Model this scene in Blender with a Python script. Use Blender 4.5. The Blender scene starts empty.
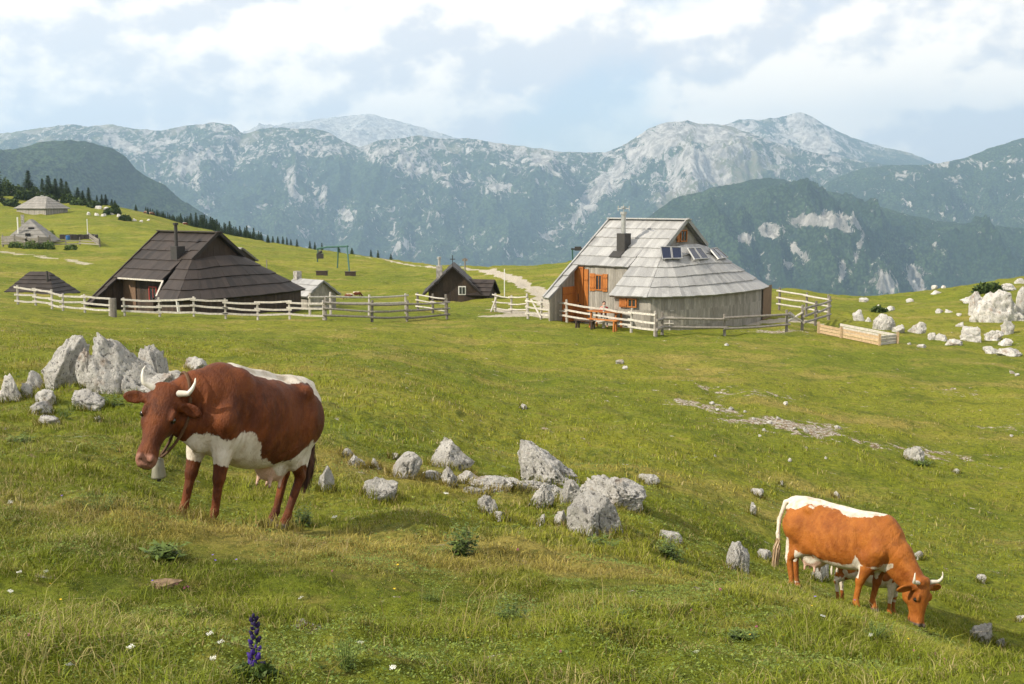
import bpy, math, random, time
import numpy as np
from mathutils import Vector, Matrix
T0 = time.time()
SC = bpy.context.scene
COL = SC.collection
R = math.radians
rng = np.random.default_rng(7)
random.seed(7)

# ------------------------------------------------------------------ camera
F = 1100.0
PITCH = math.atan(142 / F)
cam_d = bpy.data.cameras.new('camera')
cam_d.sensor_width = 36
cam_d.lens = 36 * F / 1024
cam_d.clip_start = 0.1
cam_d.clip_end = 90000
cam = bpy.data.objects.new('camera', cam_d)
cam.rotation_euler = (R(90) - PITCH, 0, 0)
COL.objects.link(cam)
SC.camera = cam
CP, SP = math.cos(PITCH), math.sin(PITCH)


def ray(px, py):
    cx = (np.asarray(px, float) - 512) / F
    cy = (342 - np.asarray(py, float)) / F
    return cx, CP + cy * SP, -SP + cy * CP


def P(px, py, Y):
    x, y, z = ray(px, py)
    return np.array([x / y * Y, Y + 0 * x, z / y * Y]).T


def tpy(py):
    x, y, z = ray(512, py)
    return -z / y


def project(X, Y, Z):
    d = Y * CP - Z * SP
    v = Y * SP + Z * CP
    return 512 + F * X / d, 342 - F * v / d


# ------------------------------------------------------------------ noise
def _h(ix, iy, iz, seed):
    h = (ix.astype(np.int64) * 374761393 + iy.astype(np.int64) * 668265263 + iz.astype(np.int64) * 2147483647 + seed * 974711) & 0xffffffff
    h = ((h ^ (h >> 13)) * 1274126177) & 0xffffffff
    h = ((h ^ (h >> 16)) * 2246822519) & 0xffffffff
    return ((h ^ (h >> 15)) & 0xffffff) / float(0xffffff)


def vnoise(x, y, z=None, seed=0):
    x = np.asarray(x, float); y = np.asarray(y, float)
    ix = np.floor(x); iy = np.floor(y)
    fx = x - ix; fy = y - iy
    fx = fx * fx * fx * (fx * (fx * 6 - 15) + 10); fy = fy * fy * fy * (fy * (fy * 6 - 15) + 10)
    if z is None:
        iz = np.zeros_like(ix)
        a = _h(ix, iy, iz, seed); b = _h(ix + 1, iy, iz, seed); c = _h(ix, iy + 1, iz, seed); d = _h(ix + 1, iy + 1, iz, seed)
        return (a + (b - a) * fx) * (1 - fy) + (c + (d - c) * fx) * fy
    z = np.asarray(z, float)
    iz = np.floor(z); fz = z - iz; fz = fz * fz * (3 - 2 * fz)
    r = []
    for k in (0, 1):
        a = _h(ix, iy, iz + k, seed); b = _h(ix + 1, iy, iz + k, seed); c = _h(ix, iy + 1, iz + k, seed); d = _h(ix + 1, iy + 1, iz + k, seed)
        r.append((a + (b - a) * fx) * (1 - fy) + (c + (d - c) * fx) * fy)
    return r[0] * (1 - fz) + r[1] * fz


def fbm(x, y, z=None, o=5, seed=0, gain=.5, ridged=False):
    s = 0; a = 1; t = 0
    for i in range(o):
        n = vnoise(x, y, z, seed + i * 13)
        if ridged:
            n = 1 - abs(2 * n - 1)
        s = s + a * n; t += a; a *= gain
        # rotate the lattice between octaves
        x, y = (x * .8 - y * .6) * 2.03 + 5.1, (x * .6 + y * .8) * 2.03 + 1.7
        if z is not None:
            z = z * 2.01 + 3.3
    return s / t


def sstep(a, b, x):
    t = np.clip((x - a) / (b - a), 0, 1)
    return t * t * (3 - 2 * t)


# ------------------------------------------------------------------ object helpers
def tag(o, label=None, cat=None, group=None, kind=None):
    if label: o['label'] = label
    if cat: o['category'] = cat
    if group: o['group'] = group
    if kind: o['kind'] = kind
    return o


def link(o, parent=None):
    COL.objects.link(o)
    if parent is not None:
        o.parent = parent
    return o


def empty(name, loc=(0, 0, 0), rz=0, parent=None):
    o = bpy.data.objects.new(name, None)
    o.location = loc; o.rotation_euler = (0, 0, rz)
    o.empty_display_size = .1
    return link(o, parent)


def np_mesh(name, V, Fc, mat=None, parent=None, smooth=False, attrs=None, uv=None):
    """V (n,3); Fc (m,3|4) int array"""
    V = np.asarray(V, np.float32); Fc = np.asarray(Fc, np.int32)
    me = bpy.data.meshes.new(name)
    k = Fc.shape[1]
    me.vertices.add(len(V)); me.vertices.foreach_set('co', V.ravel())
    me.loops.add(Fc.size); me.loops.foreach_set('vertex_index', Fc.ravel())
    me.polygons.add(len(Fc))
    me.polygons.foreach_set('loop_start', np.arange(0, Fc.size, k, dtype=np.int32))
    me.polygons.foreach_set('loop_total', np.full(len(Fc), k, np.int32))
    if smooth:
        me.polygons.foreach_set('use_smooth', np.ones(len(Fc), bool))
    me.update(calc_edges=True)
    for nm, arr in (attrs or {}).items():
        arr = np.asarray(arr, np.float32)
        dom = 'POINT' if len(arr) == len(V) else 'FACE'
        if arr.ndim == 1:
            at = me.attributes.new(nm, 'FLOAT', dom); at.data.foreach_set('value', arr)
        else:
            at = me.attributes.new(nm, 'FLOAT_VECTOR', dom); at.data.foreach_set('vector', arr.ravel())
    if mat: me.materials.append(mat)
    o = bpy.data.objects.new(name, me)
    return link(o, parent)


class MB:
    """collects solids into one mesh, with one 'tone' value per face"""
    def __init__(s):
        s.v = []; s.f = []; s.t = []

    def poly(s, pts, faces, tone=.5):
        n = len(s.v)
        s.v += [tuple(float(c) for c in p) for p in pts]
        for f in faces:
            s.f.append([n + i for i in f]); s.t.append(tone)

    def hexa(s, p, tone=.5):  # 8 points: bottom 4, top 4
        s.poly(p, [(3, 2, 1, 0), (4, 5, 6, 7), (0, 1, 5, 4), (1, 2, 6, 5), (2, 3, 7, 6), (3, 0, 4, 7)], tone)

    def box(s, c, d, rz=0, tone=.5):
        cx, cy, cz = c; ca, sa = math.cos(rz), math.sin(rz)
        pts = []
        for z in (-.5, .5):
            for x, y in ((-.5, -.5), (.5, -.5), (.5, .5), (-.5, .5)):
                x *= d[0]; y *= d[1]
                pts.append((cx + x * ca - y * sa, cy + x * sa + y * ca, cz + z * d[2]))
            x = y = 0
        s.hexa(pts, tone)

    def beam(s, a, b, w, h, tone=.5, up=(0, 0, 1)):
        a = Vector(a); b = Vector(b); d = (b - a).normalized()
        r = d.cross(Vector(up))
        if r.length < 1e-3: r = d.cross(Vector((1, 0, 0)))
        r.normalize(); u = r.cross(d)
        pts = [e + r * (i * w / 2) + u * (j * h / 2) for e in (a, b) for i, j in ((-1, -1), (1, -1), (1, 1), (-1, 1))]
        s.hexa(pts, tone)

    def tube(s, pts, rad, n=8, tone=.5, wob=0):
        pts = [Vector(p) for p in pts]
        if not hasattr(rad, '__len__'): rad = [rad] * len(pts)
        base = len(s.v)
        for i, p in enumerate(pts):
            d = (pts[min(i + 1, len(pts) - 1)] - pts[max(i - 1, 0)]).normalized()
            r = d.cross(Vector((0.02, .03, 1)))
            if r.length < .08: r = d.cross(Vector((1, 0, 0)))
            r.normalize(); u = r.cross(d)
            for k in range(n):
                a = 2 * math.pi * k / n
                q = p + (r * math.cos(a) + u * math.sin(a)) * rad[i] * (1 + random.uniform(-wob, wob))
                s.v.append(tuple(q))
        for i in range(len(pts) - 1):
            for k in range(n):
                a = base + i * n + k; b = base + i * n + (k + 1) % n
                s.f.append([a, b, b + n, a + n]); s.t.append(tone)
        s.f.append([base + k for k in range(n)][::-1]); s.t.append(tone)
        s.f.append([base + (len(pts) - 1) * n + k for k in range(n)]); s.t.append(tone)

    def build(s, name, mat, parent=None, smooth=False):
        me = bpy.data.meshes.new(name)
        me.from_pydata(s.v, [], s.f); me.update()
        at = me.attributes.new('tone', 'FLOAT', 'FACE'); at.data.foreach_set('value', np.array(s.t, np.float32))
        if smooth: me.polygons.foreach_set('use_smooth', np.ones(len(s.f), bool))
        me.materials.append(mat)
        return link(bpy.data.objects.new(name, me), parent)


def grid_faces(n, m, flip=False):
    i = np.arange(n - 1)[:, None] * m + np.arange(m - 1)[None, :]
    q = np.stack([i, i + 1, i + m + 1, i + m], -1).reshape(-1, 4)
    return q[:, ::-1] if flip else q


# ------------------------------------------------------------------ node helper
class NT:
    def __init__(s, name, rough=.8, spec=.3):
        s.m = bpy.data.materials.new(name); s.m.use_nodes = True
        s.t = s.m.node_tree; s.n = s.t.nodes; s.l = s.t.links
        s.b = s.n['Principled BSDF']
        s.b.inputs['Roughness'].default_value = rough
        s.b.inputs['Specular IOR Level'].default_value = spec

    def put(s, sock, v):
        if isinstance(v, bpy.types.NodeSocket): s.l.new(v, sock)
        elif v is not None:
            if hasattr(v, '__len__') and len(v) == 3 and sock.type == 'RGBA': v = (*v, 1)
            sock.default_value = v

    def math(s, op, a, b=None, c=None, clamp=False):
        n = s.n.new('ShaderNodeMath'); n.operation = op; n.use_clamp = clamp
        s.put(n.inputs[0], a)
        if b is not None: s.put(n.inputs[1], b)
        if c is not None: s.put(n.inputs[2], c)
        return n.outputs[0]

    def vmath(s, op, a, b=None):
        n = s.n.new('ShaderNodeVectorMath'); n.operation = op
        s.put(n.inputs[0], a)
        if b is not None: s.put(n.inputs[1], b)
        return n.outputs[0]

    def pos(s): return s.n.new('ShaderNodeNewGeometry').outputs['Position']

    def obj(s): return s.n.new('ShaderNodeTexCoord').outputs['Object']

    def attr(s, name, vec=False):
        n = s.n.new('ShaderNodeAttribute'); n.attribute_name = name
        return n.outputs['Vector' if vec else 'Fac']

    def noise(s, vec, scale, detail=4, rough=.55, out='Fac', dist=0):
        n = s.n.new('ShaderNodeTexNoise'); s.put(n.inputs['Vector'], vec)
        n.inputs['Scale'].default_value = scale; n.inputs['Detail'].default_value = detail
        n.inputs['Roughness'].default_value = rough; n.inputs['Distortion'].default_value = dist
        return n.outputs[out]

    def voro(s, vec, scale, feature='F1', rnd=1):
        n = s.n.new('ShaderNodeTexVoronoi'); n.feature = feature; s.put(n.inputs['Vector'], vec)
        n.inputs['Scale'].default_value = scale; n.inputs['Randomness'].default_value = rnd
        return n.outputs['Distance'], n.outputs['Color']

    def map(s, vec, scale=(1, 1, 1), rot=(0, 0, 0), loc=(0, 0, 0)):
        n = s.n.new('ShaderNodeMapping'); s.put(n.inputs[0], vec)
        n.inputs['Scale'].default_value = scale; n.inputs['Rotation'].default_value = rot; n.inputs['Location'].default_value = loc
        return n.outputs[0]

    def ss(s, x, a, b, lo=0, hi=1):
        n = s.n.new('ShaderNodeMapRange'); n.interpolation_type = 'SMOOTHSTEP'
        s.put(n.inputs[0], x)
        s.put(n.inputs[1], a); s.put(n.inputs[2], b); s.put(n.inputs[3], lo); s.put(n.inputs[4], hi)
        return n.outputs[0]

    def mix(s, f, a, b, mode='MIX'):
        n = s.n.new('ShaderNodeMix'); n.data_type = 'RGBA'; n.blend_type = mode
        s.put(n.inputs[0], f); s.put(n.inputs[6], a); s.put(n.inputs[7], b)
        return n.outputs[2]

    def bump(s, h, strength=.5, dist=.02):
        n = s.n.new('ShaderNodeBump'); s.put(n.inputs['Height'], h)
        n.inputs['Strength'].default_value = strength; n.inputs['Distance'].default_value = dist
        s.l.new(n.outputs[0], s.b.inputs['Normal'])

    def color(s, c): s.put(s.b.inputs['Base Color'], c); return s.m


def simple(name, c, rough=.6, spec=.3, var=.12, scale=6, metal=0):
    t = NT(name, rough, spec)
    n = t.noise(t.obj(), scale, 5)
    k = t.ss(n, .3, .7, 1 - var, 1 + var)
    cc = t.mix(1, c, t.mix(1, (1, 1, 1), k, 'MULTIPLY'), 'MULTIPLY')
    t.b.inputs['Metallic'].default_value = metal
    return t.color(cc)


# ------------------------------------------------------------------ terrain
# each column: image column and (distance m, image row where the ground lies there)
COLS = {
    -150: [(3.6, 684), (6, 575), (9, 490), (13, 430), (17, 395), (24, 358), (35, 332), (50, 312), (62, 300), (75, 290), (95, 280), (120, 260), (150, 246), (200, 234), (250, 214), (300, 196), (340, 188), (420, 195), (600, 240)],
    0: [(3.6, 684), (6, 585), (9, 500), (13, 440), (17, 404), (24, 366), (35, 338), (50, 317), (62, 306), (75, 298), (95, 290), (120, 270), (150, 257), (200, 244), (250, 223), (290, 206), (330, 191), (400, 196), (600, 240)],
    110: [(3.6, 684), (6, 592), (9, 512), (13, 445), (17, 402), (24, 366), (35, 342), (50, 325), (62, 316), (75, 309), (95, 295), (120, 276), (150, 259), (200, 245), (250, 224), (290, 210), (315, 205), (380, 215), (600, 270)],
    215: [(3.6, 684), (6, 602), (9.2, 531), (10.4, 524), (13, 468), (17, 417), (24, 382), (35, 350), (50, 328), (62, 318), (75, 311), (100, 295), (130, 274), (160, 259), (200, 248), (260, 236), (310, 231), (380, 245), (600, 300)],
    310: [(3.6, 684), (6, 606), (9.2, 541), (10.3, 528), (13, 484), (17, 438), (24, 394), (35, 357), (50, 331), (62, 320), (75, 312), (100, 298), (130, 281), (160, 268), (200, 256), (240, 250), (280, 249), (380, 265), (600, 320)],
    400: [(3.6, 684), (6, 603), (9.3, 543), (13, 498), (17, 457), (24, 404), (35, 363), (50, 335), (62, 321), (80, 308), (100, 298), (130, 283), (160, 272), (200, 264), (230, 261), (270, 263), (400, 290), (600, 350)],
    512: [(3.6, 684), (6, 605), (9.3, 558), (13, 520), (17, 482), (22, 446), (32, 399), (50, 348), (62, 323), (70, 313), (85, 302), (100, 292), (120, 280), (145, 270), (165, 267), (190, 268), (240, 285), (400, 380)],
    650: [(3.6, 684), (6, 609), (9.3, 572), (13, 536), (17, 499), (22, 461), (32, 410), (50, 352), (62, 329), (68, 320), (78, 310), (95, 296), (115, 280), (140, 266), (160, 264), (190, 275), (260, 310), (400, 380)],
    780: [(3.6, 684), (5.5, 628), (7.5, 600), (9.5, 590), (12, 590), (14, 586), (18, 546), (24, 482), (32, 427), (45, 374), (55, 346), (63, 327), (72, 312), (85, 301), (98, 293), (112, 291), (135, 305), (200, 350), (400, 450)],
    880: [(3.6, 684), (5.5, 648), (7.5, 622), (9.5, 611), (12, 613), (14, 612), (18, 568), (24, 502), (32, 444), (45, 386), (55, 352), (62, 336), (72, 320), (85, 306), (98, 298), (112, 297), (140, 312), (200, 350), (400, 450)],
    1000: [(3.6, 690), (5.5, 674), (7.5, 657), (9.5, 652), (12, 657), (14, 648), (18, 594), (24, 522), (32, 458), (45, 394), (55, 362), (65, 336), (78, 309), (92, 289), (108, 281), (125, 282), (160, 300), (220, 350), (400, 450)],
    1150: [(3.6, 700), (5.5, 690), (7.5, 675), (9.5, 668), (12, 670), (14, 662), (18, 605), (24, 530), (32, 460), (45, 390), (55, 356), (65, 330), (78, 300), (92, 279), (108, 270), (125, 270), (160, 290), (220, 340), (400, 450)],
}


def pchip(x, y, xq):
    x = np.array(x); y = np.array(y); h = np.diff(x); d = np.diff(y) / h
    m = np.zeros_like(y)
    for i in range(1, len(x) - 1):
        if d[i - 1] * d[i] > 0:
            w1 = 2 * h[i] + h[i - 1]; w2 = h[i] + 2 * h[i - 1]
            m[i] = (w1 + w2) / (w1 / d[i - 1] + w2 / d[i])
    m[0] = d[0]; m[-1] = d[-1]
    i = np.clip(np.searchsorted(x, xq) - 1, 0, len(x) - 2)
    s = np.clip((xq - x[i]) / h[i], 0, 1)
    return (2 * s**3 - 3 * s**2 + 1) * y[i] + (s**3 - 2 * s**2 + s) * h[i] * m[i] + (-2 * s**3 + 3 * s**2) * y[i + 1] + (s**3 - s**2) * h[i] * m[i + 1]


LN0, LN1, NL = math.log(.8), math.log(1000), 900
LQ = np.linspace(LN0, LN1, NL)
cols_u = np.array([(c - 512) / F for c in COLS])
tab = []
for c, ctl in COLS.items():
    xs = [math.log(.8), math.log(2.0)] + [math.log(a) for a, b in ctl] + [math.log(1000)]
    ys = [1.64 / .8, 1.64 / 2.0] + [float(tpy(b)) for a, b in ctl] + [.95]
    tab.append(pchip(xs, ys, LQ))
tab = np.array(tab)
# smooth along distance a little so that control rows leave no creases
ker = np.exp(-np.linspace(-2, 2, 21)**2); ker /= ker.sum()
tab = np.array([np.convolve(np.pad(r_, 10, 'edge'), ker, 'valid') for r_ in tab])
UQ = np.linspace(-.95, .95, 761)
i0 = np.clip(np.searchsorted(cols_u, UQ) - 1, 0, len(cols_u) - 2)
uu = np.clip(UQ, cols_u[0], cols_u[-1])
mt = np.gradient(tab, cols_u, axis=0)
hh = (cols_u[i0 + 1] - cols_u[i0]); ss_ = (uu - cols_u[i0]) / hh
TT = ((2 * ss_**3 - 3 * ss_**2 + 1)[:, None] * tab[i0] + ((ss_**3 - 2 * ss_**2 + ss_) * hh)[:, None] * mt[i0]
      + (-2 * ss_**3 + 3 * ss_**2)[:, None] * tab[i0 + 1] + ((ss_**3 - ss_**2) * hh)[:, None] * mt[i0 + 1])


def h_macro(X, Y):
    X = np.asarray(X, float); Y = np.asarray(Y, float)
    r = np.sqrt(X * X + Y * Y) + 1e-6
    Ye = np.maximum(Y, .725 * r); Ye = np.clip(Ye, .8, 1000)
    u = np.clip(X / Ye, -.95, .95)
    a = (np.log(Ye) - LN0) / (LN1 - LN0) * (NL - 1); b = (u + .95) / 1.9 * 760
    a0 = np.clip(a.astype(int), 0, NL - 2); b0 = np.clip(b.astype(int), 0, 759)
    fa = a - a0; fb = b - b0
    t = (TT[b0, a0] * (1 - fb) + TT[b0 + 1, a0] * fb) * (1 - fa) + (TT[b0, a0 + 1] * (1 - fb) + TT[b0 + 1, a0 + 1] * fb) * fa
    z = -t * Ye
    ang = np.abs(np.arctan2(X, Y))
    w = sstep(R(60), R(130), ang)
    return z * (1 - w) + w * (-1.64 - .03 * r)


def h_micro(X, Y):
    r = np.sqrt(X * X + Y * Y)
    n1 = fbm(X / 2.3, Y / 2.9, None, 4, 11) - .5
    n2 = fbm(X / .55, Y / .7, None, 3, 31) - .5
    n3 = fbm(X / 9 + 3, Y / 9, None, 3, 51) - .5
    n4 = sstep(.5, .78, fbm(X / .42 + 7, Y / .5, None, 3, 61)) * (1 - sstep(22, 45, r))
    far = sstep(18, 70, r); flat = 1 - .75 * sstep(40, 60, r) * (1 - sstep(80, 110, r))
    near = sstep(1, 3.5, r)
    return near * (.06 * n4 + (.38 + .25 * far * flat) * n1 + .10 * n2 * (1 - sstep(40, 90, r)) + n3 * (.12 + .7 * far * flat) * sstep(8, 16, r))


def height(X, Y): return h_macro(X, Y) + h_micro(X, Y)


def hit(px, py, Ymin=2.5, Ymax=900):
    """first ground point met by the ray, starting at distance Ymin"""
    Ys = np.exp(np.linspace(math.log(Ymin), math.log(Ymax), 3000))
    x, y, z = ray(px, py)
    X = x / y * Ys; Z = z / y * Ys
    below = Z < height(X, Ys)
    i = int(np.argmax(below)) if below.any() else int(np.argmin(Z - height(X, Ys)))
    return np.array([X[i], Ys[i], float(height(X[i:i + 1], Ys[i:i + 1])[0])])


def gnd(px, Y):
    X = np.array([(px - 512) / F * Y]); YY = np.array([float(Y)])
    z = height(X, YY)
    for _ in range(4):  # the pitched camera shifts columns slightly
        d = YY * CP - z * SP
        X = (px - 512) / F * d
        z = height(X, YY)
    return np.array([X[0], YY[0], z[0]])


def hz(x, y): return float(height(np.array([x]), np.array([y]))[0])


# tracks and bare ground on the alp: polylines of image points turned into ground points, with a half width in metres
def track(pts, w, Ymin=30):
    q = np.array([hit(a, b, Ymin) if not isinstance(b, tuple) else gnd(a, b[0]) for a, b in pts])
    return q, w


TRACKS = [
    (track([(470, 268), (500, 274), (520, 281), (533, 288), (546, 297), (556, 308), (560, 316)], .9), 1.0),
    (track([(360, 256), (395, 262), (430, 266), (470, 268.5)], .7, 120), .8),
    (track([(-30, 248), (10, 253), (45, 257), (85, 264)], .9, 100), .55),
    (track([(498, 309), (520, 313), (545, 316), (580, 320), (620, 324), (670, 325), (730, 323), (780, 321), (805, 322)], 1.1, 45), .7),
    (track([(500, 316), (530, 314)], 1.4, 45), .6),
]
BARE = [(715, 408, 1.3, .7), (745, 417, 1.0, .42), (778, 422, 1.7, .8), (800, 428, 1.4, .6), (838, 428, 1.1, .45), (700, 405, .9, .2),
        (786, 434, 1.2, .4), (1000, 430, 1.3, .4), (925, 452, 1.5, .4), (955, 392, 1.2, .35), (735, 392, 1.8, .35), (780, 332, 1.5, .7)]
BAREP = [(hit(a, b, 14), w, k) for a, b, w, k in BARE]


def soil_masks(X, Y):
    n = fbm(X / 1.1, Y / 1.1, None, 4, 77) - .5
    path = np.zeros_like(X)
    for (q, w), k in TRACKS:
        d = np.full(X.shape, 1e9)
        for a, b in zip(q[:-1], q[1:]):
            ab = b[:2] - a[:2]; L = max(ab @ ab, 1e-6)
            t = np.clip(((X - a[0]) * ab[0] + (Y - a[1]) * ab[1]) / L, 0, 1)
            d = np.minimum(d, np.hypot(X - a[0] - t * ab[0], Y - a[1] - t * ab[1]))
        path = np.maximum(path, k * sstep(w * 1.5, w * .6, d + n * w * 1.6))
    bare = np.zeros_like(X)
    for p, w, k in BAREP:
        d = np.hypot((X - p[0]) / 1.25, (Y - p[1]) / .8)
        bare = np.maximum(bare, k * sstep(w * 1.3, w * .3, d + n * w * 1.5))
    return path, bare


# ------------------------------------------------------------------ meadow colours shared by ground and grass
def meadow_colour(t, p):
    """world position -> colour of the turf; bands of lush, dry and cropped grass"""
    big = t.noise(t.map(p, (.045, .075, .05)), 1, 5, .6)
    mid = t.noise(t.map(p, (.35, .5, .4)), 1, 6, .62)
    fine = t.noise(t.map(p, (2.2, 3.0, 2.5)), 1, 5, .65)
    g1 = (.152, .182, .016); g2 = (.232, .236, .024); g3 = (.070, .098, .012); dry = (.340, .265, .075)
    c = t.mix(t.ss(big, .38, .62), g1, g2)
    c = t.mix(t.ss(mid, .50, .68, 0, .55), c, g3)
    c = t.mix(t.ss(t.noise(t.map(p, (1.1, 1.6, 1.2), loc=(4, 7, 0)), 1, 7, .7), .52, .66, 0, .6), c, (.235, .262, .030))
    c = t.mix(t.ss(fine, .52, .75, 0, .55), c, dry)
    c = t.mix(t.ss(t.noise(t.map(p, (.16, .32, .2), loc=(9, 3, 0)), 1, 5, .65), .50, .68, 0, .75), c, dry)
    return c


def ground_material():
    t = NT('turf', .95, .1)
    p = t.pos()
    c = meadow_colour(t, p)
    speck = t.noise(p, 9, 6, .75)
    far = t.noise(t.map(p, (1.2, .5, 1)), 2.2, 8, .75)
    c = t.mix(t.ss(speck, .42, .66, 0, .7), c, (.040, .062, .009))
    c = t.mix(t.ss(t.noise(t.map(p, (.9, 1.3, 1), loc=(31, 5, 0)), 1.3, 7, .72), .55, .68, 0, .5), c, (.15, .115, .045))
    c = t.mix(t.ss(far, .50, .66, 0, .65), c, (.052, .075, .010))
    c = t.mix(t.ss(t.noise(p, 3.1, 6, .8), .62, .72, 0, .5), c, (.30, .26, .08))
    soil = t.mix(t.ss(t.noise(p, 5, 5), .4, .6), (.13, .085, .045), (.27, .20, .12))
    stones = t.mix(t.ss(t.noise(p, 11, 5, .7), .48, .56), soil, (.52, .49, .44))
    nb = t.noise(p, 2.3, 6, .7)
    bare = t.ss(t.math('ADD', t.attr('bare'), t.math('MULTIPLY', t.math('SUBTRACT', nb, .5), 3.2)), .42, .62)
    c = t.mix(bare, c, stones)
    gravel = t.mix(t.ss(t.noise(p, 8, 6, .7), .35, .7), (.32, .28, .21), (.55, .50, .42))
    path = t.ss(t.math('ADD', t.attr('path'), t.math('MULTIPLY', t.math('SUBTRACT', nb, .5), 1.0)), .35, .6)
    c = t.mix(path, c, gravel)
    hgt = t.math('ADD', speck, t.math('MULTIPLY', far, .8))
    t.bump(hgt, .9, .10)
    return t.color(c)


M_TURF = ground_material()


def build_ground():
    th_f = np.linspace(-R(33), R(33), 760)
    th_s = np.linspace(R(33), R(327), 130)[1:-1]
    th = np.concatenate([th_f, th_s])
    lr = np.linspace(math.log(.35), math.log(1150), 760)
    A, L = np.meshgrid(th, lr, indexing='ij')
    r = np.exp(L); X = np.sin(A) * r; Y = np.cos(A) * r
    Z = height(X, Y)
    path, bare = soil_masks(X, Y)
    n, m = X.shape
    V = np.stack([X, Y, Z], -1).reshape(-1, 3)
    fc = grid_faces(n, m)
    last = (n - 1) * m
    j = np.arange(m - 1)
    fc = np.concatenate([fc, np.stack([last + j, last + j + 1, j + 1, j], -1)])
    V = np.concatenate([V, [[0, 0, -1.64]]])
    c = len(V) - 1
    rim = np.arange(n) * m
    tri = np.stack([np.full(n, c), rim, np.roll(rim, -1), np.full(n, c)], -1)
    at = {'path': np.append(path.ravel(), 0), 'bare': np.append(bare.ravel(), 0)}
    o = np_mesh('ground', V, fc, M_TURF, smooth=True, attrs=at)
    bmt = o.data
    np_fill = np_mesh('ground_underfoot', np.concatenate([V[rim], [[0, 0, -1.64]]]),
                      np.array([[n, i, (i + 1) % n] for i in range(n)]), M_TURF, attrs={'path': np.zeros(n + 1), 'bare': np.zeros(n + 1)})
    tag(o, kind='structure'); tag(np_fill, kind='structure')
    # face up
    for q in (o, np_fill):
        if q.data.polygons[5].normal.z < 0: q.data.flip_normals()


build_ground()
print('ground', time.time() - T0)
# ------------------------------------------------------------------ mountains
def mountain_material(name, forest=(.042, .074, .026), forest2=(.085, .130, .045), meadow=(.17, .18, .085), rock=(.64, .60, .54), fscale=1):
    t = NT(name, .95, .05)
    p = t.pos()
    trees = t.noise(p, .035 * fscale, 4, .7)
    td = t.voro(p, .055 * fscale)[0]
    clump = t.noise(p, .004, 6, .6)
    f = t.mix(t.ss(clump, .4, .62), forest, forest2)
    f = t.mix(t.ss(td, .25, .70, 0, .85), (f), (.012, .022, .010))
    f = t.mix(t.ss(trees, .5, .75, 0, .5), f, forest2)
    mead = t.mix(t.ss(t.noise(p, .012, 6, .7), .4, .6), meadow, (.24, .215, .15))
    mm = t.ss(t.math('ADD', t.attr('alp'), t.math('MULTIPLY', t.math('SUBTRACT', t.noise(p, .0035, 7, .65), .5), 1.8)), .42, .58)
    c = t.mix(mm, f, mead)
    rn = t.noise(t.map(p, (1.25, .8, .75)), .0052, 12, .72, dist=1.0)
    rr = t.math('ADD', t.attr('rock'), t.math('MULTIPLY', t.math('SUBTRACT', rn, .5), 3.3))
    rm = t.ss(rr, .47, .56)
    rc = t.mix(t.ss(t.noise(t.map(p, (1, 1, .35)), .018, 8, .75), .38, .62), (.25, .235, .21), rock)
    c = t.mix(rm, c, rc)
    fl = t.noise(t.map(p, (1.2, .8, .7)), .013, 8, .74, dist=1.4)
    fr = t.math('ADD', t.math('MULTIPLY', t.attr('rock'), .55), t.math('MULTIPLY', t.math('SUBTRACT', fl, .5), 2.4))
    c = t.mix(t.ss(fr, .29, .34, 0, .95), c, rc)
    t.bump(t.noise(p, .010, 10, .74), 1.0, 60)
    return t.color(c)


def mountain(name, D, crest, W, drop, mat, rockf, seed, amp=1.0, spur=650., alpf=None, jag=8., nu=900, ns=230, pxr=(-260, 1290)):
    """a ridge: its crest follows the skyline at distance D, the slope runs down towards the valley"""
    px = np.linspace(pxr[0], pxr[1], nu)
    cx = [c[0] for c in crest]; cy = [c[1] for c in crest]
    t = np.array([float(tpy(y)) for y in cy])
    tc = np.interp(px, cx, t)
    k = np.hanning(max(5, int(nu / 220)) | 1); k /= k.sum()
    tc = np.convolve(np.pad(tc, len(k) // 2, 'edge'), k, 'valid')
    s = np.concatenate([np.linspace(-.35, 0, 26)[:-1], np.linspace(0, 1, ns)**1.15])
    PX, S = np.meshgrid(px, s, indexing='ij')
    zc = (-tc * D)[:, None] + 0 * S
    Yb = D - S * W
    X = (PX - 512) / F * (D - S * W * .15)
    wob = fbm(X / spur, S * 0 + seed, None, 3, seed) - .5
    prof = np.where(S >= 0, drop * (S**.92), drop * .9 * (-S)**1.1)
    Z = zc - prof
    a = np.clip(np.abs(S) * 6, 0, 1)
    rid = fbm(X / spur + .35 * fbm(X / 900, Yb / 900, None, 3, seed + 3), Yb / (spur * 2.2), None, 5, seed + 5, .52, ridged=True) - .55
    mid = fbm(X / (spur * .35), Yb / (spur * .35), None, 5, seed + 9, .55, ridged=True) - .5
    Z = Z + amp * a * (rid * 430 + mid * 190)
    Z = Z + jag * (fbm(X / 150, Yb / 150, None, 6, seed + 17, .62, ridged=True) - .6) * 2.6
    Z = np.where(S < 0, np.minimum(Z, zc - (-S) * drop * .25 + jag), Z)
    # keep the skyline where it is
    Yv = Yb + wob * 500 * a
    pxx, pyy = project(X, Yv, Z)
    V = np.stack([X, Yv, Z], -1).reshape(-1, 3)
    gz = np.gradient(Z, axis=1) / np.maximum(np.abs(np.gradient(Yv, axis=1)), 1)
    steep = np.clip(np.abs(gz), 0, 3)
    rock = rockf(pxx, pyy, Z, steep, S)
    alp = alpf(pxx, pyy, Z, steep, S) if alpf else np.zeros_like(rock)
    o = np_mesh(name, V, grid_faces(*X.shape), mat, smooth=True, attrs={'rock': rock.ravel(), 'alp': alp.ravel()})
    if o.data.polygons[nu * 3].normal.z < 0: o.data.flip_normals()
    tag(o, kind='structure')
    return o


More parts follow.
